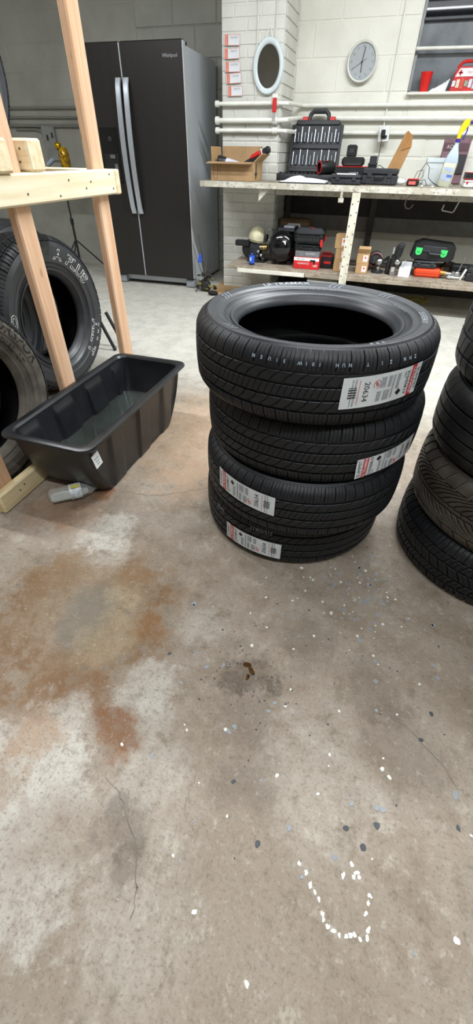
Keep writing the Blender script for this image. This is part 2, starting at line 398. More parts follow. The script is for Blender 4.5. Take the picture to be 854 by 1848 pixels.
# window
WIN = struct(G().box((WX0+.012, WY+.10, (WZ0+WZ1)/2), (.022, .05, WZ1-WZ0)).box((WX1-.012, WY+.10, (WZ0+WZ1)/2), (.022, .05, WZ1-WZ0)).box(((WX0+WX1)/2, WY+.10, WZ0+.008), (WX1-WX0, .05, .016)).box(((WX0+WX1)/2, WY+.10, WZ1-.01), (WX1-WX0, .05, .02)).obj('window_1', M('window_steel', '8a8d8e', .5, .3, space='p'), smooth=False))
WIN['label'] = 'steel-framed window with dark night glass above the pipes'
PANE = M('grey_wired_glass', '5d6368', .3, var=.4, vs=5, space='p', spec=.6)
PANED = M('dark_night_glass', '0d1218', .025, var=0, spec=.3)
for (x0, x1, z0, z1, m) in ((WX0+.02, .62, WZ0+.01, 1.935, PANE), (.63, WX1-.02, WZ0+.01, 1.935, PANE), (WX0+.02, .62, 1.955, WZ1-.02, PANED), (.63, WX1-.02, 1.955, WZ1-.02, PANED)):
    G().box(((x0+x1)/2, WY+.105, (z0+z1)/2), (x1-x0, .008, z1-z0)).obj('pane', m, WIN, smooth=False)
G().box(((WX0+WX1)/2, WY+.09, 1.945), (WX1-WX0-.04, .05, .02), .004).obj('glazing_bar', M('dark_glazing_bar', '4a4d50', .5, .3), WIN)
G().box((.625, WY+.095, (WZ0+WZ1)/2), (.014, .035, WZ1-WZ0-.04)).obj('mullion', M('dark_glazing_bar', '4a4d50', .5, .3), WIN)
G().cyl((WX0+.004, WY+.03, 1.782), (WX1, WY+.03, 1.768), .011, n=12).obj('guard_bar', WPIPE, WIN)
G().box(((WX0+WX1)/2, WY+.03, WZ0-.008), (WX1-WX0-.004, .165, .018), .004).obj('sill', WHITEW, WIN)
# ceiling tube fixtures; the one over the rack is an added fill
for i, (lx, ly, ll, lw) in enumerate(LAMPS):
    t = thing('tube_fixture', ['tube light fixture on the ceiling over the open floor', 'tube light fixture on the ceiling before the bench', 'added fill tube light on the ceiling over the wooden rack'][i], 'ceiling light', (lx, ly, CEIL), group='ceiling tube fixtures')
    G().box((0, 0, -.03), (ll+.06, .14, .06), .01).obj('housing', WHT, t)
    for s in (-1, 1): G().cyl((-ll/2, s*.035, -.08), (ll/2, s*.035, -.08), .016, n=12).obj('tube', M('lit_tube', (.95, .98, 1), .4, var=0, emis=6), t)
    for s in (-1, 1): G().box((s*(ll/2+.015), 0, -.075), (.03, .12, .05), .005).obj('end_cap', WHT, t)
# ------------------------------------------------------------------ tyres
def tyre_curves(R, sw, rb, tw=None):
    """tread surface curve s in [-1,1] -> (r, z) and the carcass loop"""
    k = sw/.0975
    S = [(0, R, 0), (.35, R-.0008, .034*k), (.68, R-.0035, .064*k), (.80, R-.008, .0755*k), (.91, R-.016, .0865*k), (1.0, R-.028, .0940*k)]
    def tr(s):
        a = abs(s)
        for i in range(len(S)-1):
            if a <= S[i+1][0] or i == len(S)-2:
                t = (a-S[i][0])/(S[i+1][0]-S[i][0]); r = S[i][1]+t*(S[i+1][1]-S[i][1]); z = S[i][2]+t*(S[i+1][2]-S[i][2]); break
        return r, math.copysign(z, s)
    def nrm(s):
        a, b = tr(max(-1, s-.03)), tr(min(1, s+.03)); dr, dz = b[0]-a[0], b[1]-a[1]; L = math.hypot(dr, dz); return dz/L, -dr/L
    return tr, nrm
def carcass(R, sw, rb, depth=.007):
    k = sw/.0975; H = R-rb
    up = [(R-depth, 0), (R-depth-.0008, .036*k), (R-depth-.003, .062*k), (R-.0145, .0735*k), (R-.024, .0835*k), (R-.033, .0925*k)]
    f = lambda q, z: (rb+H*q, z*sw)
    up += [f(.712, .985), f(.705, 1.0), f(.695, 1.003), f(.680, .995), f(.60, .985), f(.52, .962), f(.515, .970), f(.50, .965), f(.485, .938), f(.42, .915), f(.34, .885), f(.335, .898), f(.315, .886), f(.31, .866), f(.24, .815), f(.185, .755), f(.17, .800), f(.125, .785), f(.10, .73), f(.05, .66), f(.0, .58), f(-.005, .50), f(.02, .46), f(.10, .54), f(.22, .70), f(.36, .80), f(.5, .84), f(.66, .82), f(.80, .73), f(.875, .56), f(.90, .3), f(.905, 0)]
    lo = [(r, -z) for (r, z) in up[-2:0:-1]]
    return up + lo
def blocks(g, tr, nrm, R, th0, th1, s0, s1, skew=0., depth=.007, ns=2, nt=2, ch=.0012, bow=0., lift=0.):
    """one tread block between angles th0..th1 (rad) and s0..s1; skew shifts the angle across the block"""
    L = abs(s1-s0)*.0975*.98; cs = min(.3, ch/max(L, 1e-4)); ct = min(.3, ch/max((th1-th0)*R, 1e-4))
    A = [0, cs]+[cs+(1-2*cs)*i/ns for i in range(1, ns)]+[1-cs, 1]
    B = [0, ct]+[ct+(1-2*ct)*i/nt for i in range(1, nt)]+[1-ct, 1]
    na, nb = len(A), len(B); vs = []
    def P(a, b, h):
        s = s0+(s1-s0)*a; r, z = tr(s); nr, nz = nrm(s)
        t = th0+(th1-th0)*b+skew*a+bow*math.sin(math.pi*a)
        r += nr*h; z += nz*h; return (r*math.cos(t), r*math.sin(t), z)
    for i, a in enumerate(A):
        for j, b in enumerate(B):
            e = i in (0, na-1) or j in (0, nb-1); vs.append(P(a, b, lift-(ch if e else 0)))
    fs = [(i*nb+j, i*nb+j+1, (i+1)*nb+j+1, (i+1)*nb+j) for i in range(na-1) for j in range(nb-1)]
    per = [(0, j) for j in range(nb)]+[(i, nb-1) for i in range(1, na)]+[(na-1, j) for j in range(nb-2, -1, -1)]+[(i, 0) for i in range(na-2, 0, -1)]
    o = len(vs); m = len(per)
    for (i, j) in per: vs.append(P(A[i], B[j], -depth-.001))
    for q in range(m):
        a, b = per[q], per[(q+1) % m]; fs.append((a[0]*nb+a[1], b[0]*nb+b[1], o+(q+1) % m, o+q))
    g.add(vs, fs)
def ring_blocks(g, tr, nrm, R, npitch, s0, s1, gap, skew=0., sub=1, subgap=.0008, phase=0., **k):
    p = 2*math.pi/npitch; ga = gap/R; sg = subgap/R
    for i in range(npitch):
        a = i*p+phase*p+ga/2; w = (p-ga-(sub-1)*sg)/sub
        for q in range(sub): blocks(g, tr, nrm, R, a+q*(w+sg), a+q*(w+sg)+w, s0, s1, skew, **k)
def tread_touring(R, sw):
    g = G(); tr, nr = tyre_curves(R, sw, 0)
    for sg in (1, -1):
        ring_blocks(g, tr, nr, R, 66, sg*.56, sg*1.0, .0030, sub=3, subgap=.0004, ns=4, nt=1, skew=.012, depth=.006, ch=.0007)
        ring_blocks(g, tr, nr, R, 66, sg*.20, sg*.48, .0022, skew=.075*sg, sub=1, ns=2, nt=2, phase=.4, bow=-.012*sg)
    ring_blocks(g, tr, nr, R, 132, -.14, .14, .0011, skew=.03, sub=1, ns=1, nt=1)
    return g
def tread_blocky(R, sw):
    g = G(); tr, nr = tyre_curves(R, sw, 0)
    for sg in (1, -1):
        ring_blocks(g, tr, nr, R, 60, sg*.60, sg*1.0, .006, skew=.02, ns=4, nt=1, depth=.008, sub=2, subgap=.001)
        ring_blocks(g, tr, nr, R, 60, sg*.23, sg*.54, .005, skew=.05*sg, phase=.5, sub=2, subgap=.001, depth=.008)
    ring_blocks(g, tr, nr, R, 60, -.18, .18, .005, skew=-.06, sub=2, subgap=.001, depth=.008)
    return g
def tread_swoosh(R, sw):
    g = G(); tr, nr = tyre_curves(R, sw, 0); n = 44; p = 2*math.pi/n
    for sg in (1, -1):
        for i in range(n):
            blocks(g, tr, nr, R, i*p, i*p+p*.82, sg*.63, sg*1.0, .05, ns=4, nt=1, depth=.006)
            blocks(g, tr, nr, R, i*p-.02, i*p-.02+p*.36, sg*.09, sg*.59, .26, ns=4, nt=1, bow=-.045, depth=.007)
            blocks(g, tr, nr, R, i*p-.02+p*.5, i*p-.02+p*.86, sg*.09, sg*.59, .26, ns=4, nt=1, bow=-.045, depth=.007)
    ring_blocks(g, tr, nr, R, 44, -.05, .05, .002, skew=.0, ns=1, nt=1)
    return g
def tread_ribs(R, sw):
    g = G(); tr, nr = tyre_curves(R, sw, 0)
    for (a, b, np_, gp) in ((.56, 1.0, 50, .0015), (.20, .50, 40, .0008), (-.15, .15, 40, .0008), (-.5, -.20, 40, .0008), (-1.0, -.56, 50, .0015)):
        ring_blocks(g, tr, nr, R, np_, a, b, gp, skew=.03, ns=4 if abs(a)+abs(b) > 1.2 else 2, nt=2, ch=.0008, depth=.005)
    return g
def tread_slots(R, sw):
    g = G(); tr, nr = tyre_curves(R, sw, 0)
    for sg in (1, -1):
        ring_blocks(g, tr, nr, R, 52, sg*.50, sg*1.0, .0045, ns=4, nt=2, depth=.008)
        ring_blocks(g, tr, nr, R, 52, sg*.06, sg*.44, .003, skew=.06*sg, phase=.5, depth=.008)
    return g
TREADS = dict(touring=tread_touring, blocky=tread_blocky, swoosh=tread_swoosh, ribs=tread_ribs, slots=tread_slots)
_ty = {}
def tyre(label, kind, loc, R=.345, sw=.0975, rb=.222, rot=(0, 0, 0), spin=0., mt=None, mc=None, group=None, base=True):
    """tyre lying flat: empty at the centre of its underside"""
    t = thing('tyre', label, 'tyre', loc, group=group); t.rotation_euler = rot
    key = (kind, R, sw, rb, (mt or RUBT).name, (mc or RUB).name)
    if key not in _ty:
        cc = carcass(R, sw, rb); ib = 27; ie = len(cc)-26; _ty[key] = (G().lathe(cc[ie:]+cc[:ib+1], 144, cap=False).mesh('carcass', mc or RUB, ang=50), G().lathe(cc[ib:ie+1], 96, cap=False).mesh('inner_liner', LINER, ang=50), TREADS[kind](R, sw).mesh('tread', mt or RUBT, ang=30))
    zc = sw if base else 0
    mob('carcass', _ty[key][0], t, (0, 0, zc)); mob('inner_liner', _ty[key][1], t, (0, 0, zc)); mob('tread', _ty[key][2], t, (0, 0, zc), (0, 0, R_(spin)))
    return t
def sidewall(sw, rb, R, zc=None, up=1):
    pr = [p for p in carcass(R, sw, rb)[:36]]
    def z_at(r):
        best = None
        for a, b in zip(pr[4:26], pr[5:27]):
            lo, hi = min(a[0], b[0]), max(a[0], b[0])
            if lo <= r <= hi and hi > lo:
                t = (r-a[0])/(b[0]-a[0]); z = a[1]+t*(b[1]-a[1]); best = z if best is None else max(best, z)
        return best if best is not None else sw*.95
    return z_at
def side_text(t, txt, size, r, thc, name, mat, sw, rb, R, h=.0009, outline=0., spacing=1.0, bold=0., wide=1.):
    zf = sidewall(sw, rb, R); g = G()
    def fn(x, y, z):
        rr = r+y; th = R_(thc) - x*wide/r
        return (rr*math.cos(th), rr*math.sin(th), sw+zf(rr)+h+max(0, z)*.5)
    put_text(g, txt, size, fn, outline=outline, bold=bold)
    return g.obj(name, mat, t, smooth=False)
def sticker(t, R, sw, th0, z0, dirn, L=.225, Wd=.072, tilt=0., peel=0.):
    """paper sticker on the tread: th0 angle of its middle, dirn=+1: red end towards +theta and text reads downward; -1: reverse"""
    def fn(h):
        def f(x, y, z=0):
            yy = y*1.0; xx = x + tilt*yy
            th = R_(th0)+dirn*yy/R
            lift = 0.
            if peel and yy > 0: lift = peel*max(0., (yy/(L/2)-.35))**2*(.5+.5*math.sin(x*60+yy*30))
            r = R+.0016+h+lift; return (r*math.cos(th), r*math.sin(th), sw+z0-dirn*xx)
        return f
    def rect(g, x0, y0, x1, y1, h, nx=4, ny=None):
        ny = ny or max(1, int(abs(y1-y0)/.012)); F = fn(h); g.grid(lambda a, b: F(x0+(x1-x0)*a, y0+(y1-y0)*b), nx, ny)
    w = Wd/2; l = L/2; g = G(); rect(g, -w, -l, w, l, 0); s = g.obj('sticker', STK, t); s['label'] = 'white paper tyre label with red band'
    g = G(); rect(g, -w, l-.036, w, l-.020, .0003); g.obj('red_band', STKR, s)
    g = G()
    def tx(g, txt, size, x, y, h=.0006, **k): F = fn(h); put_text(g, txt, size, lambda a, b, z: F(a+x, b+y), **k)
    tx(g, 'SUMMIT', .0155, 0, l-.011); tx(g, '215/55R17', .0135, 0, l-.047, bold=.0002); tx(g, '94V', .008, -.022, l-.058); tx(g, '20634', .020, 0, -.053)
    for i in range(14):
        if i % 3 != 1:
            yy = -l+.016; F = fn(.0006); x = -.014+i*.0021; g.grid(lambda a, b: F(x+.0014*a, yy+.020*b), 1, 2)
    F = fn(.0006); g.add([F(x*.009+.018, y*.009+.043) for x, y in ((0,1),(1,0),(0,-1),(-1,0))], [(0,1,2,3)])
    g.obj('lettering', BLKPRINT, s, smooth=False)
    g = G(); tx(g, 'ULTRAMAX', .0125, 0, l-.028, .0007, bold=.0003); g.obj('band_lettering', STK, s, smooth=False)
    g = G()
    for (x0, y0, x1, y1) in ((-.03, .03, .008, .040), (-.03, .018, .028, .024), (-.03, .004, -.002, .014), (.004, -.004, .03, .014), (-.03, -.016, -.004, -.002), (.004, -.022, .03, -.010), (-.034, -.083, .034, -.079), (-.034, -.090, .034, -.087)): rect(g, x0, y0, x1, y1, .0004, 3)
    g.obj('small_print', GRYPRINT, s)
    g = G(); F = fn(.0008)
    for k in range(3):
        pts = [F(-.016+(.010-.002*k)*math.cos(a*.4), -.026+(.009-.003*k)*math.sin(a*.4+k)) for a in range(15)]; g.tube(pts, .0006, 4)
    rect(g, -.03, -.072, .03, -.070, .0006, 3)
    g.obj('red_scribble', REDPRINT, s); return s
def tread_text(t, txts, R, sw, z, size, mat, name, flip=1, rotq=0):
    g = G()
    for (txt, thc) in txts:
        def fn(x, y, zz=0):
            if rotq: x, y = y, -x
            th = R_(thc)+flip*x/R; r = R-.0115*max(0, (abs(z+flip*y)-.06)/.03)+.0012; return (r*math.cos(th), r*math.sin(th), sw+z+flip*y)
        put_text(g, txt, size, fn, bold=.0002)
    return g.obj(name, mat, t, smooth=False)

SWN = .0985
NEW = [((-.175, 1.318, 0), 'bottom tyre of the new stickered stack, resting on the floor', 3.), ((-.148, 1.266, .1988), 'second tyre from the floor in the new stickered stack', 1.2),
       ((-.143, 1.284, .3976), 'third tyre from the floor in the new stack, its sticker peeling', 2.1), ((-.165, 1.252, .5964), 'top tyre of the new stickered stack, raised lettering on its sidewall', 4.)]
for i, (lc, lb, sp) in enumerate(NEW):
    t = tyre(lb, 'touring', lc, sw=SWN, spin=sp, group='new tyres stacked in the middle')
    if i == 3:
        sticker(t, .345, SWN, -50, .008, 1, tilt=-.05, Wd=.078)
        side_text(t, 'ULTRAMAX', .027, .293, 120, 'raised_lettering', LETT, SWN, .222, .345, bold=.0006, wide=1.15)
        g = G(); zf = sidewall(SWN, .222, .345)
        for thc in (168, 48, -54, 84, -130):
            for k in range(3):
                a0 = R_(thc)+k*.055
                g = G(); g.grid(lambda a, b: ((.276+.028*b)*math.cos(a0+.030*a-.05*b), (.276+.028*b)*math.sin(a0+.030*a-.05*b), SWN+zf(.276+.028*b)+.0008), 2, 6); g.obj('raised_bar', LETB, t)
        side_text(t, '215/55R17', .021, .290, 4, 'size_lettering', LETT, SWN, .222, .345, wide=1.1)
        side_text(t, 'TUBELESS   STEEL BELTED RADIAL', .0075, .262, 100, 'fine_lettering', LETT, SWN, .222, .345, wide=1.2)
        side_text(t, 'MAX LOAD 670 KG', .0075, .262, 30, 'fine_lettering', LETT, SWN, .222, .345, wide=1.2)
        tread_text(t, [('N', -105), ('E', -101.5), ('U', -98), ('1', -95), ('3', -92), ('W', -86), ('1', -83.5), ('0', -81), ('I', -78.5), ('H', -72), ('U', -69.5), ('N', -67), ('T', -60), ('I', -54), ('Z', -50), ('N', -43), ('H', -40), ('Z', -37)], .345, SWN, .0705, .0105, INK, 'ink_stamp', flip=-1)
    elif i == 2: sticker(t, .345, SWN, -40, -.026, -1, tilt=-.09, peel=.012, Wd=.062)
    elif i == 1: sticker(t, .345, SWN, -112, .027, -1, tilt=.06)
    else:
        sticker(t, .345, SWN, -103, -.022, -1, tilt=.02)
        tread_text(t, [('215/55R17', -97), ('HP20', -128)], .345, SWN, .055, .019, CHALK, 'crayon_marking', flip=-1)
# used stack at the right edge
USED = [((.588, 1.322, 0), .340, .103, 'blocky', RUBT, 'bottom tyre of the used stack at the right, chunky square tread', 10), ((.588, 1.318, .2079), .340, .107, 'swoosh', RUBB, 'brownish used tyre with swooping slanted tread, second from the floor', 25),
        ((.583, 1.331, .4239), .335, .106, 'ribs', RUBG, 'worn used tyre with plain ring grooves, third from the floor', 0), ((.581, 1.357, .6378), .335, .112, 'slots', RUBG, 'top tyre of the used stack at the right edge', 5)]
for (lc, R, sw, kd, mt, lb, sp) in USED: tyre(lb, kd, lc, R=R, sw=sw, mt=mt, mc=RUBD if kd == 'swoosh' else RUB, spin=sp, group='used tyres stacked at the right')
# standing tyres behind the rack: axis along +x (sidewall faces the tub)
def standing(label, kind, xs, yc, R, sw, rb, th, **k):
    o = tyre(label, kind, (xs-sw, yc, (R+.003)), R=R, sw=sw, rb=rb, rot=(0, R_(90), R_(th)), base=False, **k); return o
SWA = .130
ta = standing('white-lettered all-terrain tyre standing behind the wooden posts', 'blocky', -1.69, 2.015, .400, SWA, .216, -3.6, group='tyres standing at the left', mc=RUB)
tb_ = standing('dusty brown tyre standing nearest the left edge, behind the black tub', 'slots', -1.375, 1.07, .372, .115, .232, -6, group='tyres standing at the left', mc=RUBD)
tc_ = standing('plain black tyre standing right behind the white-lettered one', 'ribs', -1.972, 1.83, .400, .11, .216, 0, group='tyres standing at the left')
standing('glossy black tyre standing farthest back, peeking over the white-lettered one', 'ribs', -2.205, 2.415, .400, .11, .216, 0, group='tyres standing at the left')
def st_text(t, txt, size, r, thc, name, mat, sw, rb, R, outline=0., wide=1., bold=0.):
    """text on the +z side of a tyre built round its centre; thc measured as seen from +x, 90 = top"""
    zf = sidewall(sw, rb, R); g = G()
    def fn(x, y, z):
        rr = r+y; a = R_(thc)-x*wide/r            # screen angle, right = +y world, up = +z world
        wy, wz = rr*math.cos(a), rr*math.sin(a)     # local x = -world z , local y = world y
        return (-wz, wy, zf(rr)+.0009+max(0, z)*.4)
    put_text(g, txt, size, fn, outline=outline, bold=bold); return g.obj(name, mat, t, smooth=False)
WL = M('white_letter_outline', 'd8dad8', .6, var=.1)
for (txt, a) in (('A', 70), ('PLUS', 42), ('ALL T', -34), ('O', 168)):
    st_text(ta, txt, .066, .312, a, 'white_lettering', WL, SWA, .216, .400, outline=.0014, wide=1.25, bold=.002)
MUD = M('dark_sidewall_letters', '2a2826', .8, var=.3, vs=20)
st_text(tb_, 'MOTORSPORT', .05, .322, 42, 'sidewall_lettering', MUD, .115, .232, .372, bold=.001, wide=1.25)
st_text(tb_, 'RADIAL  LT', .028, .277, 35, 'sidewall_lettering', MUD, .115, .232, .372, bold=.0006, wide=1.3)
# ------------------------------------------------------------------ wooden rack
PINK = wood('fir_post', 'e2c0a2', 'd0a583', 2); PALEY = wood('pine_beam', 'f0e6cc', 'e2d3b0', 1); PALEX = wood('pine_board', 'ecdfc0', 'dcc79e', 0); OLDY = wood('pine_sole', 'e6d7b2', 'd0ba8a', 1)
rack = thing('tire_rack', 'raw two-by-four lumber rack in front of the standing tyres', 'rack', (-1.32, 1.5, 0))
def lum(name, x0, x1, y0, y1, z0, z1, mat, b=.005):
    c = ((x0+x1)/2+1.32, (y0+y1)/2-1.5, (z0+z1)/2); return G().box(c, (x1-x0, y1-y0, z1-z0), b).obj(name, mat, rack, ang=30)
for (a, b) in ((.92, 1.009), (1.456, 1.545), (1.996, 2.085)): lum('post', -1.340, -1.302, a, b, 0, 2.42, PINK, .006)
for (a, b) in ((.92, 1.009), (2.05, 2.139)): lum('post', -2.66, -2.622, a, b, 0, 2.42, PINK, .006)
lum('sole_plate', -1.301, -1.263, .887, 2.25, 0, .089, OLDY, .007)
lum('sole_plate', -2.621, -2.583, .887, 2.25, 0, .089, OLDY, .007)
lum('beam', -1.301, -1.263, .45, 2.100, .968, 1.057, PALEY, .006)
lum('beam', -2.621, -2.583, .45, 2.100, .968, 1.057, PALEY, .006)
lum('cross_board', -2.66, -1.262, 2.1015, 2.1395, .966, 1.056, PALEX, .005)
lum('cross_board', -2.66, -1.268, 1.560, 1.642, 1.058, 1.148, PALEX, .007)
lum('cross_board', -2.66, -1.250, 1.372, 1.452, 1.058, 1.146, PALEX, .007)
NAIL = M('nail_head', '6b5a48', .6, .4)
for (x, y, z) in ((-1.262, 1.75, 1.03), (-1.262, 1.86, 1.0), (-1.262, 1.90, 1.02), (-1.262, 1.68, .985), (-1.262, 2.05, 1.04), (-1.262, 2.07, .99), (-1.262, 1.50, 1.0), (-1.262, .99, .05), (-1.262, 1.02, .06)): G().cyl((x+1.32-.002, y-1.5, z), (x+1.3203+.0008, y-1.5, z), .0035, n=8).obj('nail', NAIL, rack)
for (x, z) in ((-1.30, 1.12), (-1.31, 1.085)): G().cyl((x+1.32, 1.561-1.5, z), (x+1.32, 1.5592-1.5, z), .004, n=8).obj('nail', NAIL, rack)
# tyre up on the rack at the left edge
tyre('black tyre standing up on the lumber rack at the left edge', 'blocky', (-1.98, 1.945, 1.40), R=.365, sw=.11, rot=(0, R_(90), R_(0)), base=False, group='tyres standing at the left')

# ------------------------------------------------------------------ black tub
TUBM = M('black_tub_plastic', '1b1d20', .36, var=.3, vs=8, bump=.05, bs=120, spec=.6)
tub = thing('utility_tub', 'long black plastic tub holding a little water beside the lumber rack', 'tub', (-1.088, 1.465, 0))
ZR = .300
def tub_ring(z, off, n_s=130, n_e=14, rc=.045):
    q = max(0., z/ZR); hx = .150+.030*q-off; hy = .315+.115*(1-(1-q)**2.2)-off
    hx = max(hx, .02); rc = rc-off*.3; pts = []
    def rib(t):                               # raised panels along the long sides
        f = (t*3.6+.3) % 1.0; v = 0. if f < .38 else (f-.38)/.03 if f < .41 else 1. if f < .93 else (1-(f-.93)/.07)
        fade = min(1, max(0, (.275-z)/.02))*min(1, z/.03+.25); return v*.013*fade
    ys = [-hy+rc+(2*hy-2*rc)*i/n_s for i in range(n_s+1)]
    for y in ys: pts.append((hx-rib((y+.43)/.86), y))
    pts += [p for p in arc(hx-rc, hy-rc, rc, 0, 90, 5)[1:-1]]
    pts += [(hx-rc-(2*hx-2*rc)*i/n_e, hy) for i in range(n_e+1)]
    pts += [p for p in arc(-hx+rc, hy-rc, rc, 90, 180, 5)[1:-1]]
    for y in reversed(ys): pts.append((-hx+rib((y+.43)/.86), y))
    pts += [p for p in arc(-hx+rc, -hy+rc, rc, 180, 270, 5)[1:-1]]
    pts += [(-hx+rc+(2*hx-2*rc)*i/n_e, -hy) for i in range(n_e+1)]
    pts += [p for p in arc(hx-rc, -hy+rc, rc, 270, 360, 5)[1:-1]]
    return pts
def rings(g, L):
    n = len(L[0]); vs = [p for r in L for p in r]
    fs = [(i*n+k, i*n+(k+1) % n, (i+1)*n+(k+1) % n, (i+1)*n+k) for i in range(len(L)-1) for k in range(n)]
    g.add(vs, fs); return n
def offs(ring, d):
    hx = max(p[0] for p in ring); hy = max(p[1] for p in ring); return [(p[0]*(1+d/hx), p[1]*(1+d/hy)) for p in ring]
zs = [0, .006, .02, .05, .09, .14, .19, .24, .262, .278, .290]
out = [[(x, y, z) for x, y in (tub_ring(z, .012 if z == 0 else .003 if z == .006 else 0))] for z in zs]
top = tub_ring(.290, 0)
rim = [[(x, y, z) for x, y in offs(top, d)] for d, z in ((.006, .291), (.022, .287), (.026, .292), (.024, .299), (.016, .302), (.006, .303), (-.004, .301), (-.010, .292))]
inn = [[(x, y, z) for x, y in tub_ring(z, .010)] for z in (.278, .262, .24, .19, .14, .125, .098, .05, .022, .012)]
g = G(); n = rings(g, out+rim+inn); g.f.append(tuple(range(n-1, -1, -1))); g.f.append(tuple(range(len(g.v)-n, len(g.v))))
g.obj('shell', TUBM, tub, ang=28)
g = G(); g.box((0, 0, 0), (.003, .045, .058), .001, T(.1795, -.385, .222) @ RY(-7) @ RX(6)); s = g.obj('sticker', PAPER, tub); s['label'] = 'small white sticker on the tub'
g = G(); MM = T(.1815, -.385, .222) @ RY(-7) @ RX(6)
for k in range(3): g.box((0, 0, .010-k*.012), (.001, .030-.006*k, .004), 0, MM)
g.obj('sticker_print', GRYPRINT, s)
WATER = M('murky_water', '2b302d', .08, var=.3, vs=6, spec=.6)
g = G(); pts = [(x, y, .125) for x, y in tub_ring(.125, .0102)]; g.v += pts + [(x, y, .121) for x, y, z in pts]; n = len(pts); g.f.append(tuple(range(n))); g.f.append(tuple(range(2*n-1, n-1, -1))); g.f += [(k, (k+1) % n, n+(k+1) % n, n+k) for k in range(n)]
w = g.obj('water', WATER, None, loc=(-1.088, 1.465, 0), smooth=False); tag(w, 'shallow murky water lying in the black tub', 'water', kind='stuff')
# ------------------------------------------------------------------ plastic bottle on the floor
bt = thing('plastic_bottle', 'crumpled clear drink bottle with milky liquid lying by the tub', 'bottle', (-1.135, 1.005, 0)); bt.rotation_euler = (0, 0, math.atan2(1.138-1.005, -.985+1.135))
BOT = M('bottle_plastic', 'e6ecec', .08, var=0, alpha=.2, spec=.9)
prof = [(.004, .004), (.022, 0), (.030, .006), (.0325, .02), (.031, .035), (.0325, .05), (.0325, .09), (.031, .1), (.0325, .12), (.031, .14), (.024, .165), (.013, .185), (.011, .195)]
g = G().lathe([(r, z) for r, z in prof], 24, T(0, 0, .0335) @ RY(90)); g.obj('bottle_body', BOT, bt)
g = G().lathe([(.0334, .082), (.0336, .084), (.0336, .128), (.0334, .130)], 24, T(0, 0, .0335) @ RY(90)); lb = g.obj('label_wrap', M('bottle_label', 'c4ccd2', .4, var=.25, vs=60), bt)
g = G().box((.108, -.012, .0675), (.034, .020, .002), .0005, None); g.obj('label_patch', M('yellow_label', 'd8cc5a', .5), lb)
g = G().lathe([(.0, .192), (.0145, .192), (.0145, .206), (.012, .209), (0, .209)], 16, T(0, 0, .0335) @ RY(90)); g.obj('cap', BLK, bt)
g = G(); nseg = 18
vs = []; fs = []
for i, (r, z) in enumerate([(.020, .004), (.028, .012), (.029, .05), (.030, .09), (.028, .12), (.020, .155)]):
    h = -.012
    pts = [(r*math.cos(R_(a)), r*math.sin(R_(a))) for a in [200+140*k/8 for k in range(9)]]
    vs += [(z, px, .0335+py) for px, py in pts]
for i in range(5):
    for k in range(9): fs.append((i*9+k, i*9+(k+1) % 9, (i+1)*9+(k+1) % 9, (i+1)*9+k))
fs += [tuple(range(9)), tuple(range(45, 54))]
G().add(vs, fs).obj('milky_liquid', M('milky_liquid', 'b9bcb4', .4, var=.1), bt)

# ------------------------------------------------------------------ refrigerator
FSTEEL = N('black_stainless'); _n = FSTEEL
_f = _n.noise(_n.vmul(_n.objc(), (90., 90., 1.)), 1., 3); _n.set(_n.b.inputs['Base Color'], _n.mix(_f.outputs[0], lin('353332'), lin('423f3d'))); _n.b.inputs['Metallic'].default_value = .7; _n.b.inputs['Roughness'].default_value = .36
FSTEEL = FSTEEL.m
FSIDE = M('fridge_side_paint', 'c4cad0', .32, .15, var=.06, vs=3)
fr = thing('refrigerator', 'black stainless side-by-side refrigerator with long steel handles', 'refrigerator', (-2.427, 4.968, 0), R_(1.9))
FW, FD = .93, .89; hx = FW/2; yf = -FD/2
G().box((0, (yf+.085+FD/2)/2, .90), (FW-.02, FD-.085, 1.74), .006).obj('cabinet', FSIDE, fr)
GAP = -2.522+2.427
def door(x0, x1):
    d = G().box(((x0+x1)/2, yf+.034, .942), (x1-x0, .068, 1.705), .008).obj('door', FSTEEL, fr)
    G().box((0, 0, 0), (.006, .060, 1.69), .001, T(x1-.0025, yf+.0285, .942)).obj('edge_trim', M('pale_trim', 'c9cdd2', .35, .3, var=0), d); return d
d1 = door(-hx, GAP-.004); d2 = door(GAP+.004, hx+.004)
G().box((0, yf+.076, .93), (FW-.03, .016, 1.67)).obj('gasket', M('grey_gasket', '5c5f62', .7), fr)
HND = M('handle_steel', 'c2c9d2', .3, .7, var=.05)
for d, x, sgn in ((d1, GAP-.035, -1), (d2, GAP+.040, 1)):
    g = G(); n = 20; z0, z1 = .645, 1.585; vs = []
    for i in range(n+1):
        t = i/n; z = z0+(z1-z0)*t; bow = math.sin(math.pi*t)**.6*.055+.018; xx = x+sgn*.0; 
        for (a, b) in ((-.025, .010), (-.020, .0), (.020, .0), (.025, .010), (.018, .020), (-.018, .020)): vs.append((xx+a, yf-bow+b-.012, z))
    fs = [(i*6+k, i*6+(k+1) % 6, (i+1)*6+(k+1) % 6, (i+1)*6+k) for i in range(n) for k in range(6)]+[tuple(range(6)), tuple(range(n*6, n*6+6))]
    g.add(vs, fs)
    for z in (z0+.012, z1-.012): g.box((x, yf-.012, z), (.026, .03, .024), .004)
    g.obj('handle', HND, d)
g = G().box((0, 0, 0), (.185, .006, .40), .002, T(-2.735+2.427, yf-.001, 1.075)); dp = g.obj('dispenser', GLOSSBLK, d1)
G().box((-.308, yf-.006, 1.01), (.15, .006, .17), .004).obj('dispenser_recess', BLK, dp); G().box((-.29, yf-.014, 1.075), (.05, .02, .03), .005).obj('dispenser_spout', STEEL, dp); G().box((-.262, yf-.014, 1.0), (.035, .02, .05), .005).obj('dispenser_paddle', STEEL, dp)
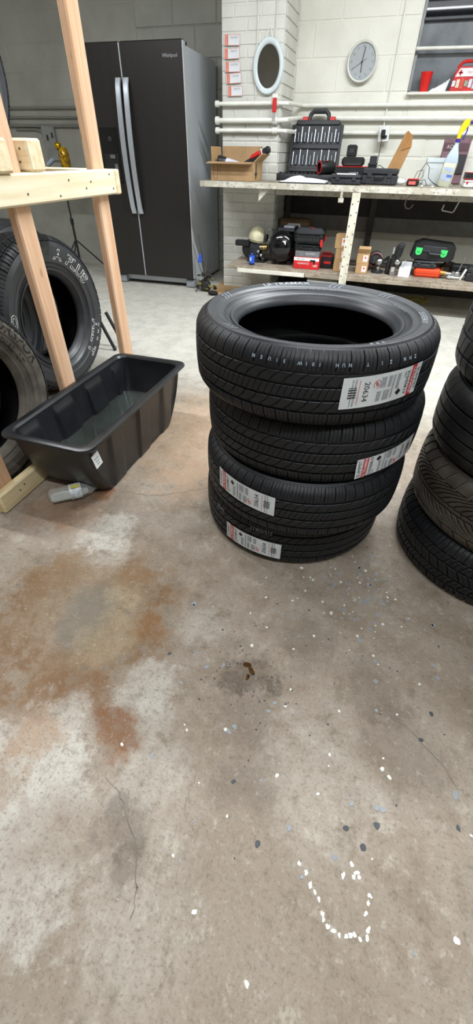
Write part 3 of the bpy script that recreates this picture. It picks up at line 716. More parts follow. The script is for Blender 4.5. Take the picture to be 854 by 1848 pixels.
g = G(); g.tube([(-.30+.012*math.cos(a*.63), yf-.0055, 1.20+.012*math.sin(a*.63)) for a in range(10)], .0012, 4, closed=True); g.obj('dispenser_icon', M('grey_icon', '8a8d90', .5), dp)
g = G(); put_text(g, 'Whirlpool', .032, lambda x, y, z: (x+.352, yf-.0008, y+1.705)); g.obj('logo_lettering', M('logo_silver', 'a2a6aa', .4, .4), d2, smooth=False)
G().box((0, yf+.12, .045), (FW-.14, .05, .05), .006).obj('base_grille', M('grille_grey', '60656b', .5), fr)
for s in (-1, 1): G().box((s*(hx-.055), yf+.075, .042), (.10, .09, .075), .008).obj('foot_cover', M('foot_grey', '8b9097', .5), fr)
for s in (-1, 1): G().cyl((s*(hx-.08), FD/2-.08, 0), (s*(hx-.08), FD/2-.08, .04), .025).obj('roller', BLK, fr)
G().box((hx-.06, yf+.10, 1.785), (.09, .11, .022), .006).obj('hinge_cover', BLK2, fr); G().box((-hx+.06, yf+.10, 1.785), (.09, .11, .022), .006).obj('hinge_cover', BLK2, fr)
# ------------------------------------------------------------------ recess wall fittings
GP = M('grey_pipe_paint', '7c7c76', .5, var=.08)
for i, (z, r) in enumerate(((1.470, .012), (1.392, .010), (1.322, .014))):
    t = tag(G().cyl((-4.9, LY-.022, z), (-2.9, LY-.022, z-.004), r, n=12).obj('conduit_pipe', GP), ['upper', 'middle', 'lowest'][i]+' grey painted conduit along the shaded wall left of the fridge', 'pipe', 'grey conduits on the shaded wall')
ob = thing('junction_box', 'grey electrical junction box on the shaded wall behind the rack', 'electrical box', (-4.09, LY-.001, 1.02))
G().box((0, -.02, .15), (.165, .04, .30), .004).obj('cover_plate', M('junction_grey', '8d8f8c', .5), ob); G().tube([(-.45, -.02, .27), (-.16, -.02, .27), (-.10, -.02, .25), (-.085, -.02, .2)], .012, 8).obj('feed_pipe', GP, ob)
for (x, z) in ((.05, .22), (-.02, .2)): G().box((x, -.042, z), (.02, .008, .05), .002).obj('knockout', BLK2, ob)
st = thing('tripod_stand', 'thin black tripod stand with a small tray before the shaded wall', 'stand', (-3.62, 4.92, 0))
G().cyl((0, 0, .05), (0, 0, .50), .013, n=10).obj('pole', BLK, st); G().cyl((0, 0, .48), (0, 0, .96), .009, n=10).obj('upper_pole', BLK, st); G().cyl((0, 0, .46), (0, 0, .52), .019, n=10).obj('collar', BLK, st)
for a in (20, 140, 260):
    G().cyl((.015*math.cos(R_(a)), .015*math.sin(R_(a)), .30), (.34*math.cos(R_(a)), .34*math.sin(R_(a)), .008), .008, n=8).obj('leg', BLK, st)
G().box((0, 0, .965), (.34, .22, .012), .004).obj('tray', BLK, st)
jr = thing('spotted_jar', 'amber spotted jar with a gold knob on the tripod tray', 'jar', (-3.545, 4.92, .972))
G().lathe([(0, 0), (.045, 0), (.052, .02), (.054, .10), (.045, .15), (.030, .165), (0, .165)], 20).obj('jar_body', M('amber_glass', 'b08a18', .15, .2, var=.55, vs=30), jr); G().ball((-.03, -.03, .175), .034, 14, 8).obj('knob', GOLD, jr)
g = G()
for (a, z) in ((-100, .05), (-60, .09), (-130, .10), (-80, .12), (-40, .04)): g.ball((.050*math.cos(R_(a)), .050*math.sin(R_(a)), z), (.010, .010, .012), 8, 6)
g.obj('spots', M('brown_spot', '7c4a14', .3), jr)
cp = tag(G().lathe([(0, 0), (.02, 0), (.022, .07), (.016, .10), (0, .10)], 14, RY(60)).obj('small_bottle', M('pale_blue_plastic', '9aa6b4', .4), loc=(-3.76, 4.90, .991)), 'pale bottle lying beside the amber jar', 'bottle')
rd = thing('folded_stand', 'two black metal rods of a folded stand behind the white-lettered tyre', 'stand', (-1.83, 2.66, 0))
G().cyl((.03, -.02, .012), (-.058, -.02, .21), .012, n=10).obj('rod', BLK, rd); G().cyl((.05, .06, .04), (-.045, .06, .24), .012, n=10).obj('rod', BLK, rd); G().ball((.03, -.02, .014), .014, 10, 6).obj('foot', BLK, rd)
# ------------------------------------------------------------------ workbench
BZ, SZ = .930, .297
def chipped(name, a, bcol, c):
    n = N(name); P = n.pos(); f = n.noise(n.vmul(P, (1., 1., 1.5)), 9., 6, .7); g2 = n.noise(P, 40., 4, .7); h = n.noise(P, 3., 3)
    col = n.mix(n.ramp(f.outputs[0], .46, .56), lin(a), lin(bcol)); col = n.mix(n.ramp(g2.outputs[0], .58, .66, 0, .8), col, lin(c)); col = n.mix(n.ramp(h.outputs[0], .6, .75, 0, .5), col, lin('8d8b86'))
    n.set(n.b.inputs['Base Color'], col); n.b.inputs['Roughness'].default_value = .65; n.bump(g2.outputs[0], .3, .003); return n.m
BPLK = chipped('worn_bench_top', '9a9384', '837b6c', '544b40'); BTOP = chipped('worn_bench_paint', 'c9c6ba', 'b3ad9d', '5d5448'); BLEG = M('cream_leg_paint', 'd5d1bf', .5, var=.15, vs=12, space='p'); BSHELF = chipped('worn_shelf_wood', 'a09484', '8a7d6c', '564b40'); BWHITE = M('white_edge_paint', 'd9d6ca', .5, var=.12, vs=8, space='p')
bench = thing('workbench', 'long paint-worn workbench with a lower shelf along the white wall', 'workbench', (0, 4.3, 0))
BX0, BX1 = -1.735, 1.60
for k in range(6):
    y0 = k*.155; x0 = BX0 if k < 3 else -1.135; G().box(((x0+BX1)/2, y0+.0765, BZ-.021-random.uniform(0, .001)), (BX1-x0, .152, .042), .003).obj('plank', BPLK, bench)
G().box(((BX0+BX1)/2, -.007, BZ-.0215), (BX1-BX0, .012, .041), .002).obj('edge_board', BTOP, bench)
G().box((.2, .45, BZ-.075), (2.7, .04, .06), .003).obj('bearer', BTOP, bench)
def perf_leg(x, y, z0, z1, mat, w=.052):
    g = G().box((x, y-.002, (z0+z1)/2), (w, .004, z1-z0)).box((x+w/2+.001, y+w/2, (z0+z1)/2), (.004, w, z1-z0)); g.box((x+.6*w, y-.004, (z0+z1)/2), (w*.35, .006, z1-z0))
    L = g.obj('leg', mat, bench, smooth=False); h = G(); z = z0+.06
    while z < z1-.03: h.cyl((x-.012, y-.0035, z), (x-.012, y-.0048, z), .0055, n=8); h.cyl((x+.030, y-.0065, z+.02), (x+.030, y-.0080, z+.02), .0045, n=8); z += .075
    h.obj('bolt_holes', BLK2, L); return L
perf_leg(-.372, -.004, 0, BZ-.043, BLEG); perf_leg(1.25, -.004, 0, BZ-.043, BLEG)
DARKL = M('dark_angle_iron', '4c4a46', .6, .2)
for x in (-.26, 1.3, -1.12): perf_leg(x, .87, 0, BZ-.046, DARKL, .045)
SX0, SX1 = -1.50, 1.58
for k in range(4):
    x0 = SX0 if k < 3 else -1.135; G().box(((x0+SX1)/2, .018+k*.155+.0765, SZ-.011), (SX1-x0, .152, .022), .003).obj('shelf_plank', BSHELF, bench)
G().box((-1.055, .012, SZ-.035), (.66, .018, .034), .003).obj('shelf_edge', BWHITE, bench); G().box((.42, .014, SZ-.034), (2.28, .02, .030), .003).obj('shelf_edge', BSHELF, bench)
DPAN = M('dark_back_board', '2e2c2b', .6, var=.15, space='p'); GPAN = M('grey_back_board', '7b7d7c', .6, var=.1, space='p')
G().box((.2, .905, .765), (2.75, .016, .23), .002).obj('back_board', DPAN, bench); G().box((.2, .903, .588), (2.75, .018, .122), .002).obj('lower_board', GPAN, bench)
G().box((.2, .905, .13), (2.75, .016, .26), .002).obj('kick_board', DPAN, bench)
G().prism([(0, 0), (.085, 0), (.06, -.03), (0, -.085)], 0, .03, T(-1.20, .05, BZ-.045) @ RX(90)).obj('bracket', BTOP, bench)
g = G().box((0, 0, -.02), (.02, .006, .05), .002).box((0, 0, -.055), (.045, .006, .032), .004); g.obj('hanging_tab', BTOP, bench, (-.485, -.006, BZ-.043))
tag(G().tube([(0, 0, 0), (.012, 0, -.012), (-.004, 0, -.035), (-.024, 0, -.06), (-.026, 0, -.09), (-.010, 0, -.112), (.018, 0, -.116), (.036, 0, -.10), (.040, 0, -.085)], .0045, 8).obj('hook', M('rusty_steel', '8c7f76', .5, .5, var=.3), loc=(.055, 4.62, BZ-.042)), 'curved steel hook hanging under the bench top', 'hook')
tag(G().tube([(0, 0, 0), (-.035, 0, -.12), (-.045, 0, -.128), (-.125, 0, -.118), (-.132, 0, -.112), (-.125, 0, -.078)], .005, 8).obj('hook', M('bright_wire', 'c4c2bc', .4, .5), loc=(.470, 4.62, BZ-.042)), 'square bent wire hook hanging under the bench top', 'hook')

# ------------------------------------------------------------------ pipes and wall fittings
for i, (z, zp, r) in enumerate(((1.449, 1.436, .014), (1.364, 1.330, .018), (1.268, 1.265, .015))):
    pts = [(-1.735, PY-.03, zp), (PX1-.02, PY-.03, zp), (PX1+.05, PY+.02, zp+(z-zp)*.2), (PX1+.09, WY-.05, z), (PX1+.13, WY-.036, z), (1.6, WY-.036, z-.003)]
    t = thing('conduit_pipe', ['top', 'middle', 'lowest'][i]+' white painted pipe running over the brick pillar and bench wall', 'pipe', (0, 0, 0), group='white pipes on the bench wall')
    G().tube(pts, r, 12).obj('pipe_run', WPIPE, t); G().cyl((-1.745, PY-.03, zp), (-1.715, PY-.03, zp), r*1.55, n=14).obj('end_cap', WPIPE, t); G().cyl((PX1-.055, PY-.03, zp), (PX1-.015, PY-.03, zp), r*1.4, n=14).obj('coupling', WPIPE, t)
    for x in (-.72, .1, .55): G().cyl((x, WY-.036, z), (x+.016, WY-.036, z), r*1.28, n=12).obj('strap', WPIPE, t)
tag(G().tube([(-.303, WY-.018, CEIL), (-.303, WY-.018, 1.315)], .0055, 8).obj('wall_cable', WHT), 'thin white cable dropping down the bench wall', 'cable')
ol = thing('outlet', 'white wall outlet with a black plug below the thin cable', 'outlet', (-.283, WY-.053, 1.207)); ol.rotation_euler = (0, R_(-3), 0)
G().box((0, -.028, .052), (.092, .055, .108), .006).obj('box', WHT, ol); G().box((.012, -.060, .052), (.070, .008, .104), .004).obj('face_plate', WHT, ol); G().box((-.004, -.078, .055), (.036, .03, .05), .006).obj('plug', BLK, ol); G().box((.006, -.072, .033), (.05, .02, .02), .004).obj('plug', BLK, ol)
G().tube([(-.008, -.08, .03), (-.012, -.085, -.05), (-.02, -.10, -.16), (-.03, -.12, -.265)], .0032, 6).obj('cord', BLK, ol)
# clock
ck = thing('wall_clock', 'round white wall clock on the block wall left of the window', 'clock', (-.579, WY-.019, 1.710))
CM = T(0, 0, 0) @ RX(90)
G().lathe([(0, 0), (.122, 0), (.127, .008), (.127, .024), (.120, .034), (.111, .030), (.109, .020)], 56, CM, cap=False).obj('rim', M('clock_rim', 'd8d9d2', .4, var=.03), ck)
G().lathe([(0, .014), (.112, .014), (.112, .019), (0, .019)], 56, CM).obj('dial', M('clock_dial', 'a4a9ad', .5, var=.03), ck)
g = G()
for h in range(1, 13):
    a = R_(90-30*h); put_text(g, str(h), .023, lambda x, y, z: (x+.088*math.cos(a), -.0196, y+.088*math.sin(a)))
for k in range(60): a = R_(6*k); g.box((0, 0, 0), (.0012, .0006, .004), 0, T(.106*math.cos(a), -.0194, .106*math.sin(a)) @ RY(90-6*k))
g.obj('numerals', M('clock_grey', '5a5d60', .5, var=0), ck, smooth=False)
G().box((0, -.022, -.028), (.006, .0015, .070), .0005).obj('hour_hand', BLKPRINT, ck); G().box((0, -.024, .036), (.005, .0015, .100), .0005, RY(9)).obj('minute_hand', BLKPRINT, ck); G().box((0, -.026, -.02), (.0018, .001, .120), 0, RY(62)).obj('second_hand', BLKPRINT, ck); G().cyl((0, -.019, 0), (0, -.028, 0), .006, n=12).obj('hub', BLKPRINT, ck)
# oval mirror
mr = thing('oval_mirror', 'oval mirror in a pale frame hanging on the brick pillar', 'mirror', (-1.285, PY-.006, 1.650))
def oval(a, b, n=56): return [(a*math.cos(2*math.pi*k/n), b*math.sin(2*math.pi*k/n)) for k in range(n)]
rg = [[(x, -y_, z) for (x, z) in oval(a, b)] for (a, b, y_) in ((.130, .163, 0), (.130, .163, .012), (.124, .157, .020), (.105, .138, .022), (.096, .128, .016), (.093, .124, .008), (.093, .124, 0))]
g = G(); rings(g, rg+[rg[0]]); g.obj('frame', M('pale_frame', 'ccd7da', .35, var=.03), mr)
g = G(); o2 = oval(.0935, .1245); n_ = len(o2); g.add([(x, -.0075, z) for x, z in o2]+[(x, -.003, z) for x, z in o2], [tuple(range(n_)), tuple(range(2*n_-1, n_-1, -1))]+[(k, (k+1) % n_, n_+(k+1) % n_, n_+k) for k in range(n_)]); g.obj('mirror_glass', M('mirror_silver', 'c8ccd0', .02, 1., var=0), mr, smooth=False)
G().tube([(-.03, -.012, .155), (-.01, -.012, .20), (0, -.006, .225), (.01, -.012, .20), (.03, -.012, .155)], .003, 6).obj('hanging_cord', WPIPE, mr)
for i, x in enumerate((-1.385, -1.235)): tag(G().tube([(x, PY-.008, CEIL), (x+.004, PY-.008, 2.2), (x-.002, PY-.010, 1.80), (x-.002+(i*-.03), PY-.010, 1.47 if i == 0 else 1.81)], .0035, 6).obj('hanging_cord', WPIPE), ['thin white cord running down the pillar left of the oval mirror', 'thin white cord running down the pillar to the oval mirror'][i], 'cord')
ORNG = M('orange_print', 'd9694a', .5, var=.15, vs=90); SLV = M('sleeve_plastic', 'd8dbe0', .25, var=.05)
names = ['topmost', 'second from top', 'middle', 'second from bottom', 'lowest']
for i, (x, z, tl) in enumerate(((-1.601, 1.805, 1), (-1.604, 1.731, -1), (-1.596, 1.656, 0), (-1.586, 1.590, -2), (-1.573, 1.514, -1))):
    t = thing('sign_card', names[i]+' orange-and-white tag in the column on the brick pillar', 'sign', (x, PY-.0075, z), group='tags on the pillar'); t.rotation_euler = (0, R_(tl), 0)
    G().box((0, 0, 0), (.134, .003, .062), .001).obj('sleeve', SLV, t); G().box((-.048, -.002, 0), (.026, .001, .054), 0).obj('orange_band', ORNG, t, smooth=False)
    g = G()
    for s in (-1, 1): g.box((0, -.0019, s*.0285), (.130, .0006, .0022), 0)
    g.box((.0645, -.0019, 0), (.0022, .0006, .056), 0); g.obj('orange_border', ORNG, t, smooth=False)
    g = G(); put_text(g, ['P225/65 R', '20x75 R', '235/75R17', '245 60 R', '205 55 R'][i], .016, lambda a, b, c: (a+.018, -.0021, b+.013)); g.obj('lettering', M('grey_marker', '6f7278', .6, var=0), t, smooth=False)
    g = G(); put_text(g, 'INSTOCK', .012, lambda a, b, c: (-.048-b, -.0028, a)); g.obj('band_lettering', SLV, t, smooth=False)
kt = thing('key_tag', 'red key tag hanging from the pipes on the pillar', 'key tag', (-1.204, PY-.058, 1.372))
G().box((0, 0, .05), (.036, .010, .088), .004).obj('tag', RED, kt); G().box((.0, .004, .105), (.05, .008, .026), .004).obj('clip', WPIPE, kt)
for s in (-1, 1): G().cyl((s*.007, 0, .01), (s*.007, 0, -.045), .003, n=8).obj('key', STEEL, kt)
# window sill things
cp = tag(G().lathe([(0, .002), (.030, 0), (.032, .004), (.047, .116), (.049, .120), (.046, .120), (.031, .010), (0, .010)], 28).obj('plastic_cup', M('red_cup_plastic', 'd8201c', .35, var=.04), loc=(-.030, WY+.015, WZ0+.001)), 'red plastic cup on the window sill', 'cup')
g = G()
for k in range(10):
    x = .035+k*.0125; h = .02+.055*(k/9)**1.3; g.cyl((x-.012, -.01+random.uniform(-.01, .01), 0), (x+.012, random.uniform(-.01, .01), h), .011, .005, n=7)
tag(g.obj('feather_duster', M('white_fluff', 'dfe1e0', .8, var=.1), loc=(0, WY+.012, WZ0+.002)), 'white fluffy bristles lying on the sill between cup and kit', 'brush')
fa = thing('first_aid_kit', 'red and white first aid kit standing on the window sill', 'first aid kit', (.315, WY+.0, WZ0+.001))
poly = [(-.135, 0), (.135, 0), (.135, .11), (.105, .165), (.07, .178), (-.07, .178), (-.105, .160), (-.118, .11)]
inner = [(-.055, .145), (.055, .145), (.055, .165), (-.055, .165)]
KM = RX(90) @ T(0, 0, -.03)
G().prism([(-.140, 0), (.135, 0), (.130, .11), (.118, .142), (-.105, .142), (-.125, .11)], 0, .06, KM, .006).obj('case', RED, fa)
g = G(); g.tube([(-.112, -.0, .138), (-.085, 0, .165), (-.06, 0, .174), (.06, 0, .174), (.09, 0, .165), (.112, 0, .138)], .011, 8); g.obj('handle', RED, fa)
g = G().prism([(-.118, .085), (.118, .085), (.108, .132), (-.092, .132)], 0, .002, RX(90) @ T(0, 0, .031)); g.obj('white_panel', WHT, fa, smooth=False)
g = G().box((-.082, -.034, .107), (.034, .002, .011)).box((-.082, -.034, .107), (.011, .002, .034)); g.obj('cross_emblem', RED, fa, smooth=False)
g = G(); put_text(g, 'FIRST AID', .022, lambda x, y, z: (x+.015, -.0345, y+.107)); g.obj('lettering', M('rose_print', 'c88a90', .5, var=0), fa, smooth=False)
cols = ['d4dbe4', 'e0c9b4', 'c94f3a', '8aa08c', 'c9d3df', 'b7c6da', 'e6dcd8', 'd58a68']
for k in range(8):
    x = -.118+k*.032; G().box((x, -.0325, .045), (.025, .004, .034+.03*((k*7) % 3)/2), .001).obj('content_packet', M('packet_%d' % k, cols[k], .5, var=.2, vs=80), fa)
# ------------------------------------------------------------------ things on the bench top
def bz(x, y): return (x, y, BZ+.001)
# open cardboard box with tools
cb = thing('cardboard_box', 'open cardboard carton full of tools at the left end of the bench', 'box', bz(-1.475, 4.545))
w, d, h = .385, .30, .125; th = .005
G().box((0, 0, th/2), (w, d, th)).obj('bottom', CARDD, cb, smooth=False)
G().box((0, -d/2, h/2), (w, th, h)).obj('side', CARD, cb, smooth=False); G().box((0, d/2, h/2), (w, th, h)).obj('side', CARD, cb, smooth=False)
for s in (-1, 1): G().box((s*w/2, 0, h/2), (th, d-th, h)).obj('side', CARD2, cb, smooth=False)
G().box((0, 0, .05), (w-.01, th, .11), 0, T(0, d/2+.005, h) @ RX(-4)).obj('flap', CARD, cb, smooth=False)
G().box((0, 0, .05), (th, d*.8, .10), 0, T(-w/2, 0, h) @ RY(-3)).obj('flap', CARD2, cb, smooth=False)
G().box((0, 0, .045), (th, d*.9, .09), 0, T(w/2, 0, h) @ RY(52)).obj('flap', CARD2, cb, smooth=False)
G().box((0, 0, .035), (w+.02, th, .07), 0, T(-.01, -d/2, h) @ RX(97)).obj('flap', CARD, cb, smooth=False)
G().box((w/2+.0035, -.06, .065), (.002, .030, .105)).obj('tape_label', M('navy_tape', '1d2b3a', .4), cb, smooth=False)
g = G(); g.tube([(w/2+.004, -.10, .055), (w/2+.004, -.085, .04), (w/2+.004, -.06, .034), (w/2+.004, -.035, .04), (w/2+.004, -.02, .055)], .003, 5); g.obj('printed_mark', BLKPRINT, cb)
g = G()
for (x, z, a, b) in ((-.15, .06, .035, .10), (-.115, .085, .018, .05)):
    for s in (-1, 1): g.box((x+s*a/2, -d/2-.003, z), (.002, .001, b)); g.box((x, -d/2-.003, z+s*b/2), (a, .001, .002))
g.obj('printed_box', M('brown_print', '5d462e', .7), cb, smooth=False)
ct = thing('hand_vacuum', 'white tool body with a black cap lying in the open carton', 'tool', bz(-1.60, 4.50)); MM = T(.06, 0, .115) @ RY(100)
G().lathe([(0, -.10), (.035, -.10), (.040, -.09), (.038, -.03), (.030, -.02)], 18, MM).obj('cap', BLK, ct); G().lathe([(.031, -.03), (.034, .0), (.030, .09), (.018, .12), (0, .12)], 18, MM).obj('body', M('white_lilac_plastic', 'c8ccdc', .35), ct); G().ball((.15, 0, .09), (.035, .02, .022), 12, 8).obj('blue_end', BLUE, ct); G().box((.05, 0, .05), (.08, .05, .09), .01).obj('stand_foot', BLK, ct)
ct = thing('power_grinder', 'red and black power tool sticking out of the open carton', 'tool', bz(-1.355, 4.57)); MM = T(.02, 0, .135) @ RY(-24)
G().box((-.03, 0, 0), (.22, .05, .05), .014, MM).obj('body', BLK, ct); G().box((.04, -.004, .022), (.10, .052, .035), .012, MM).obj('red_cover', RED, ct); G().box((.135, 0, .012), (.075, .05, .05), .014, MM).obj('grip_end', BLK, ct); G().box((.098, 0, .015), (.008, .056, .056), .003, MM).obj('collar', WHT, ct); G().tube([(-.12, -.03, -.01), (-.08, -.06, .01), (-.02, -.06, -.02), (.03, -.05, -.03)], .007, 8, MM).obj('cord', BLK, ct); G().box((-.01, 0, .045), (.07, .05, .08), .01).obj('stand_foot', BLK, ct)
# socket set case
sc = thing('socket_set_case', 'open black socket set case with red latches leaning at the wall', 'tool case', bz(-.925, 4.90)); sc.scale = (1.08, 1.0, 1.12)
tray = G().prism(rrect(.285, .105, .03), 0, .040, None, .006).obj('tray', BLK2, sc); G().prism(rrect(.262, .085, .02), .0395, .0405).obj('tray_recess', BLK, tray)
lidM = T(.045, .135, .045) @ RX(-14)
def LP(x, z): return (x, z)
lid = G().prism([(-.215, 0), (.215, 0), (.222, .02), (.205, .30), (.17, .335), (-.17, .335), (-.205, .30), (-.222, .02)], -.02, .02, lidM @ RX(90), .008).obj('lid', BLK2, sc)
fr_ = G()
for (x, z, a, b) in ((0, .012, .43, .025), (0, .165, .42, .032), (0, .315, .36, .03), (-.208, .16, .022, .28), (.208, .16, .022, .28)): fr_.box((x, -.026, z), (a, .014, b), .004, lidM)
fr_.obj('lid_frame', BLK2, lid)
hd = G(); hd.tube([(-.085, 0, .335), (-.075, 0, .372), (-.05, 0, .392), (.05, 0, .392), (.075, 0, .372), (.085, 0, .335)], .017, 8, lidM); hd.obj('handle', BLK2, lid)
for s in (-1, 1): G().box((s*.115, -.012, .338), (.05, .035, .028), .005, lidM).obj('latch', RED, lid)
for r_, (z, n_, hh) in enumerate(((.045, 13, .10), (.192, 14, .095))):
    for k in range(n_):
        x = -.185+.37*k/(n_-1); big = k % 2 == 0
        if big: G().cyl((x, -.030, z), (x, -.030, z+hh*(1 if (k//2) % 3 else .85)), .0048, n=8, M=lidM).obj('extension_bar', STEEL, lid)
        else: G().cyl((x, -.030, z), (x, -.030, z+hh*.62), .0095, .0085, n=10, M=lidM).obj('socket', M('dark_socket_steel', '5f646a', .3, .9), lid)
for k in range(13): G().cyl((-.235+k*.036, -.02-(k % 2)*.035, .040), (-.235+k*.036, -.02-(k % 2)*.035, .052), .013, n=10).obj('socket', M('dark_socket_steel', '5f646a', .3, .9), sc)
# red and black lamp ring
lp = thing('work_light', 'short black cylinder with a red ring lying on the socket tray', 'work light', (-.715, 4.84, BZ+.0465)); MM = T(0, 0, .050) @ RZ(-52) @ RX(90)
G().lathe([(.036, .075), (.046, .075), (.048, .068), (.048, -.05), (.040, -.07), (0, -.07), (0, -.02), (.034, -.02), (.036, .075)], 28, MM, cap=False).obj('barrel', BLK, lp); G().lathe([(.037, .0765), (.045, .0765), (.045, .080), (.037, .080)], 28, MM, loop=True).obj('red_ring', RED, lp); G().box((0, -.02, .097), (.03, .03, .004), .001, RZ(-18)).obj('red_tab', RED, lp); G().cyl((0, -.02, .0), (0, -.02, .05), .005, n=8, M=MM @ T(0, -.02, 0)).obj('pin', STEEL, lp)
# notebook
nb = thing('notebook', 'open spiral notebook lying at the bench edge', 'notebook', bz(-.83, 4.42))
G().box((-.002, 0, .003), (.40, .17, .006), .001).obj('cover', BLUE if False else M('dark_cover', '3c4048', .5), nb)
g = G()
pv = [(-.195, .007)]+[(-.195+.195*a/12, .010+.036*math.sin(a/12*2.3)**2) for a in range(13)]+[(0, .007)]; g.prism(pv, -.082, .082, RX(90)); g.obj('pages', PAPER, nb)
g = G(); pv = [(.001, .007)]+[(.001+.19*a/12, .022+.010*math.cos(a/12*2.2)) for a in range(13)]+[(.191, .007)]; g.prism(pv, -.082, .082, RX(90)); g.obj('pages', PAPER, nb)
# black cases
def hardcase(name, label, loc, dx, dy, dz, rz=0, mat=None, latch=None, handle=False, cat='tool case'):
    t = thing(name, label, cat, loc, R_(rz)); m = mat or BLK2
    G().box((0, 0, dz*.3), (dx, dy, dz*.6-.002), .008).obj('base', m, t); G().box((0, 0, dz*.8), (dx*.99, dy*.99, dz*.4-.002), .010).obj('lid', m, t)
    for s in (-1, 1): G().box((s*dx*.28, -dy/2-.003, dz*.6), (dx*.14, .008, dz*.30), .002).obj('latch', latch or m, t)
    if handle: G().tube([(-dx*.13, -dy/2, dz*.52), (-dx*.12, -dy/2-.02, dz*.50), (dx*.12, -dy/2-.02, dz*.50), (dx*.13, -dy/2, dz*.52)], .006, 8).obj('handle', m, t)
    g = G()
    for k in range(7): g.box((-dx*.36+dx*.12*k, -dy/2-.001, dz*.25), (.006, .004, dz*.36), .001)
    g.obj('ribs', m, t); return t
hardcase('plastic_case', 'low grey plastic case with papers on its lid at the bench edge', bz(-.475, 4.43), .235, .20, .062)
tag(G().box((0, 0, .003), (.15, .11, .006), .001).obj('paper_pad', PAPER, loc=(-.485, 4.40, BZ+.0645), rot=(0, 0, .2)), 'white paper pad lying on the low grey plastic case', 'paper')
t = thing('boxed_tool', 'long black box with red top line behind the grey case', 'box', bz(-.48, 4.72)); G().box((0, 0, .053), (.255, .16, .106), .003).obj('carton', BLK, t); G().box((0, 0, .108), (.256, .161, .004), .001).obj('red_lid_edge', RED, t); g = G(); put_text(g, 'HYPER', .030, lambda x, y, z: (x+.03, -.0815, y+.062)); g.obj('lettering', M('grey_letter', '9aa0a6', .5, var=0), t, smooth=False)
t = thing('battery_charger', 'black rounded battery unit lying on the long black box', 'charger', (-.475, 4.72, BZ+.112)); G().box((0, 0, .030), (.19, .10, .060), .016).obj('body', BLK, t); G().box((.0, -.04, .012), (.15, .03, .02), .006).obj('foot_rail', BLK2, t)
t = thing('battery_pack', 'black battery pack standing upright on the rounded battery unit', 'battery', (-.50, 4.74, BZ+.1725)); G().box((0, 0, .037), (.082, .07, .074), .007).obj('body', BLK, t); G().box((.0, 0, .072), (.06, .05, .012), .004).obj('terminal', BLK2, t); G().box((0, -.036, .04), (.04, .004, .03), .001).obj('face', BLK2, t)
t = thing('battery_pack', 'small black battery pack beside the rounded battery unit', 'battery', bz(-.315, 4.84)); G().box((0, 0, .06), (.075, .07, .12), .006).obj('body', BLK, t); G().box((0, 0, .150), (.06, .06, .06), .006).obj('cap', BLK2, t); G().box((0, 0, .126), (.078, .073, .014), .003).obj('band', BLK2, t)
hardcase('tool_case', 'black plastic tool case with ribbed front beside the paper bag', bz(-.218, 4.55), .285, .17, .105, -2, BLK2, None, True)
# paper bag
bg = thing('paper_bag', 'folded brown paper bag leaning up behind the black tool case', 'paper bag', bz(-.125, 4.86))
MM = RY(16)
g = G().prism([(-.075, 0), (.035, 0), (.045, .25), (.02, .305), (-.03, .325), (-.045, .31)], -.02, .02, T(-.01, 0, .02) @ MM @ RX(90), .004); g.obj('bag_body', KRAFT, bg)
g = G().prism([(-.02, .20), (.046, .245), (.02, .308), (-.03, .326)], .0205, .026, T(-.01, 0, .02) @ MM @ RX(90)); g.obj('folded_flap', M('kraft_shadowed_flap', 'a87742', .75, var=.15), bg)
tag(G().ball((0, 0, .02), (.045, .02, .02), 9, 5).obj('tissue', PAPER, loc=bz(-.055, 4.64)), 'crumpled white tissue beside the black tool case', 'tissue')
# charger with wires
t = thing('battery_charger', 'small red and black charger with looping wires on the bench', 'charger', bz(.05, 4.52)); G().box((0, 0, .02), (.095, .08, .040), .008).obj('body', BLK, t); G().box((0, 0, .042), (.085, .07, .008), .003).obj('red_top', RED, t); G().box((-.005, -.041, .019), (.055, .004, .022), .002).obj('red_label', M('coral_label', 'e2605a', .4), t)
g = G(); g.tube([(.03, .04, .03), (.045, .06, .10), (.07, .06, .145), (.10, .05, .12), (.115, .04, .05), (.16, .02, .02), (.20, -.02, .006)], .0028, 6); g.tube([(.0, .04, .04), (.02, .06, .09), (.06, .07, .10), (.07, .06, .06), (.04, .05, .03), (.09, .03, .04), (.115, .02, .004)], .0026, 6); g.obj('wires', BLK, t)
tag(G().tube([(-.30, 4.93, BZ+.10), (-.26, 4.95, BZ+.12), (-.22, 4.92, BZ+.10), (-.2, 4.85, BZ+.06), (-.19, 4.82, BZ+.004)], .0028, 6).obj('cord', BLK), 'thin black cord looping behind the black tool case', 'cord')
# spray bottle
sb = thing('spray_bottle', 'white spray bottle with yellow trigger head on the bench', 'spray bottle', bz(.292, 4.58)); sb.rotation_euler = (0, R_(4), 0)
G().prism(rrect(.052, .030, .015), 0, .148, None, .004).obj('bottle_body', M('cloudy_plastic', 'b4b6a2', .3, var=.08, spec=.5), sb)
L = [[(x*sx, y*sy, z) for x, y in rrect(.052, .030, .015)] for (sx, sy, z) in ((1, 1, .147), (.94, 1, .165), (.72, .9, .20), (.42, .6, .235), (.27, .46, .255), (.27, .46, .27))]
g = G(); n_ = rings(g, L); g.f.append(tuple(range(len(g.v)-n_, len(g.v)))); g.obj('shoulder', M('pale_blue_plastic2', 'a9b8c4', .3, var=.05), sb)
for (x, z, a, b, m) in ((-.02, .11, .035, .02, 'lb'), (.018, .105, .03, .03, 'lb'), (-.022, .062, .03, .04, 'lb'), (.02, .068, .04, .016, 'db'), (.015, .045, .04, .016, 'lb')): G().box((x, -.0305, z), (a, .001, b)).obj('label_print', M('print_'+m, {'lb': 'a3b2d4', 'db': '4a6fc4'}[m], .5, var=.1), sb, smooth=False)
G().cyl((0, 0, .268), (0, 0, .288), .018, n=16).obj('collar', PURP, sb)
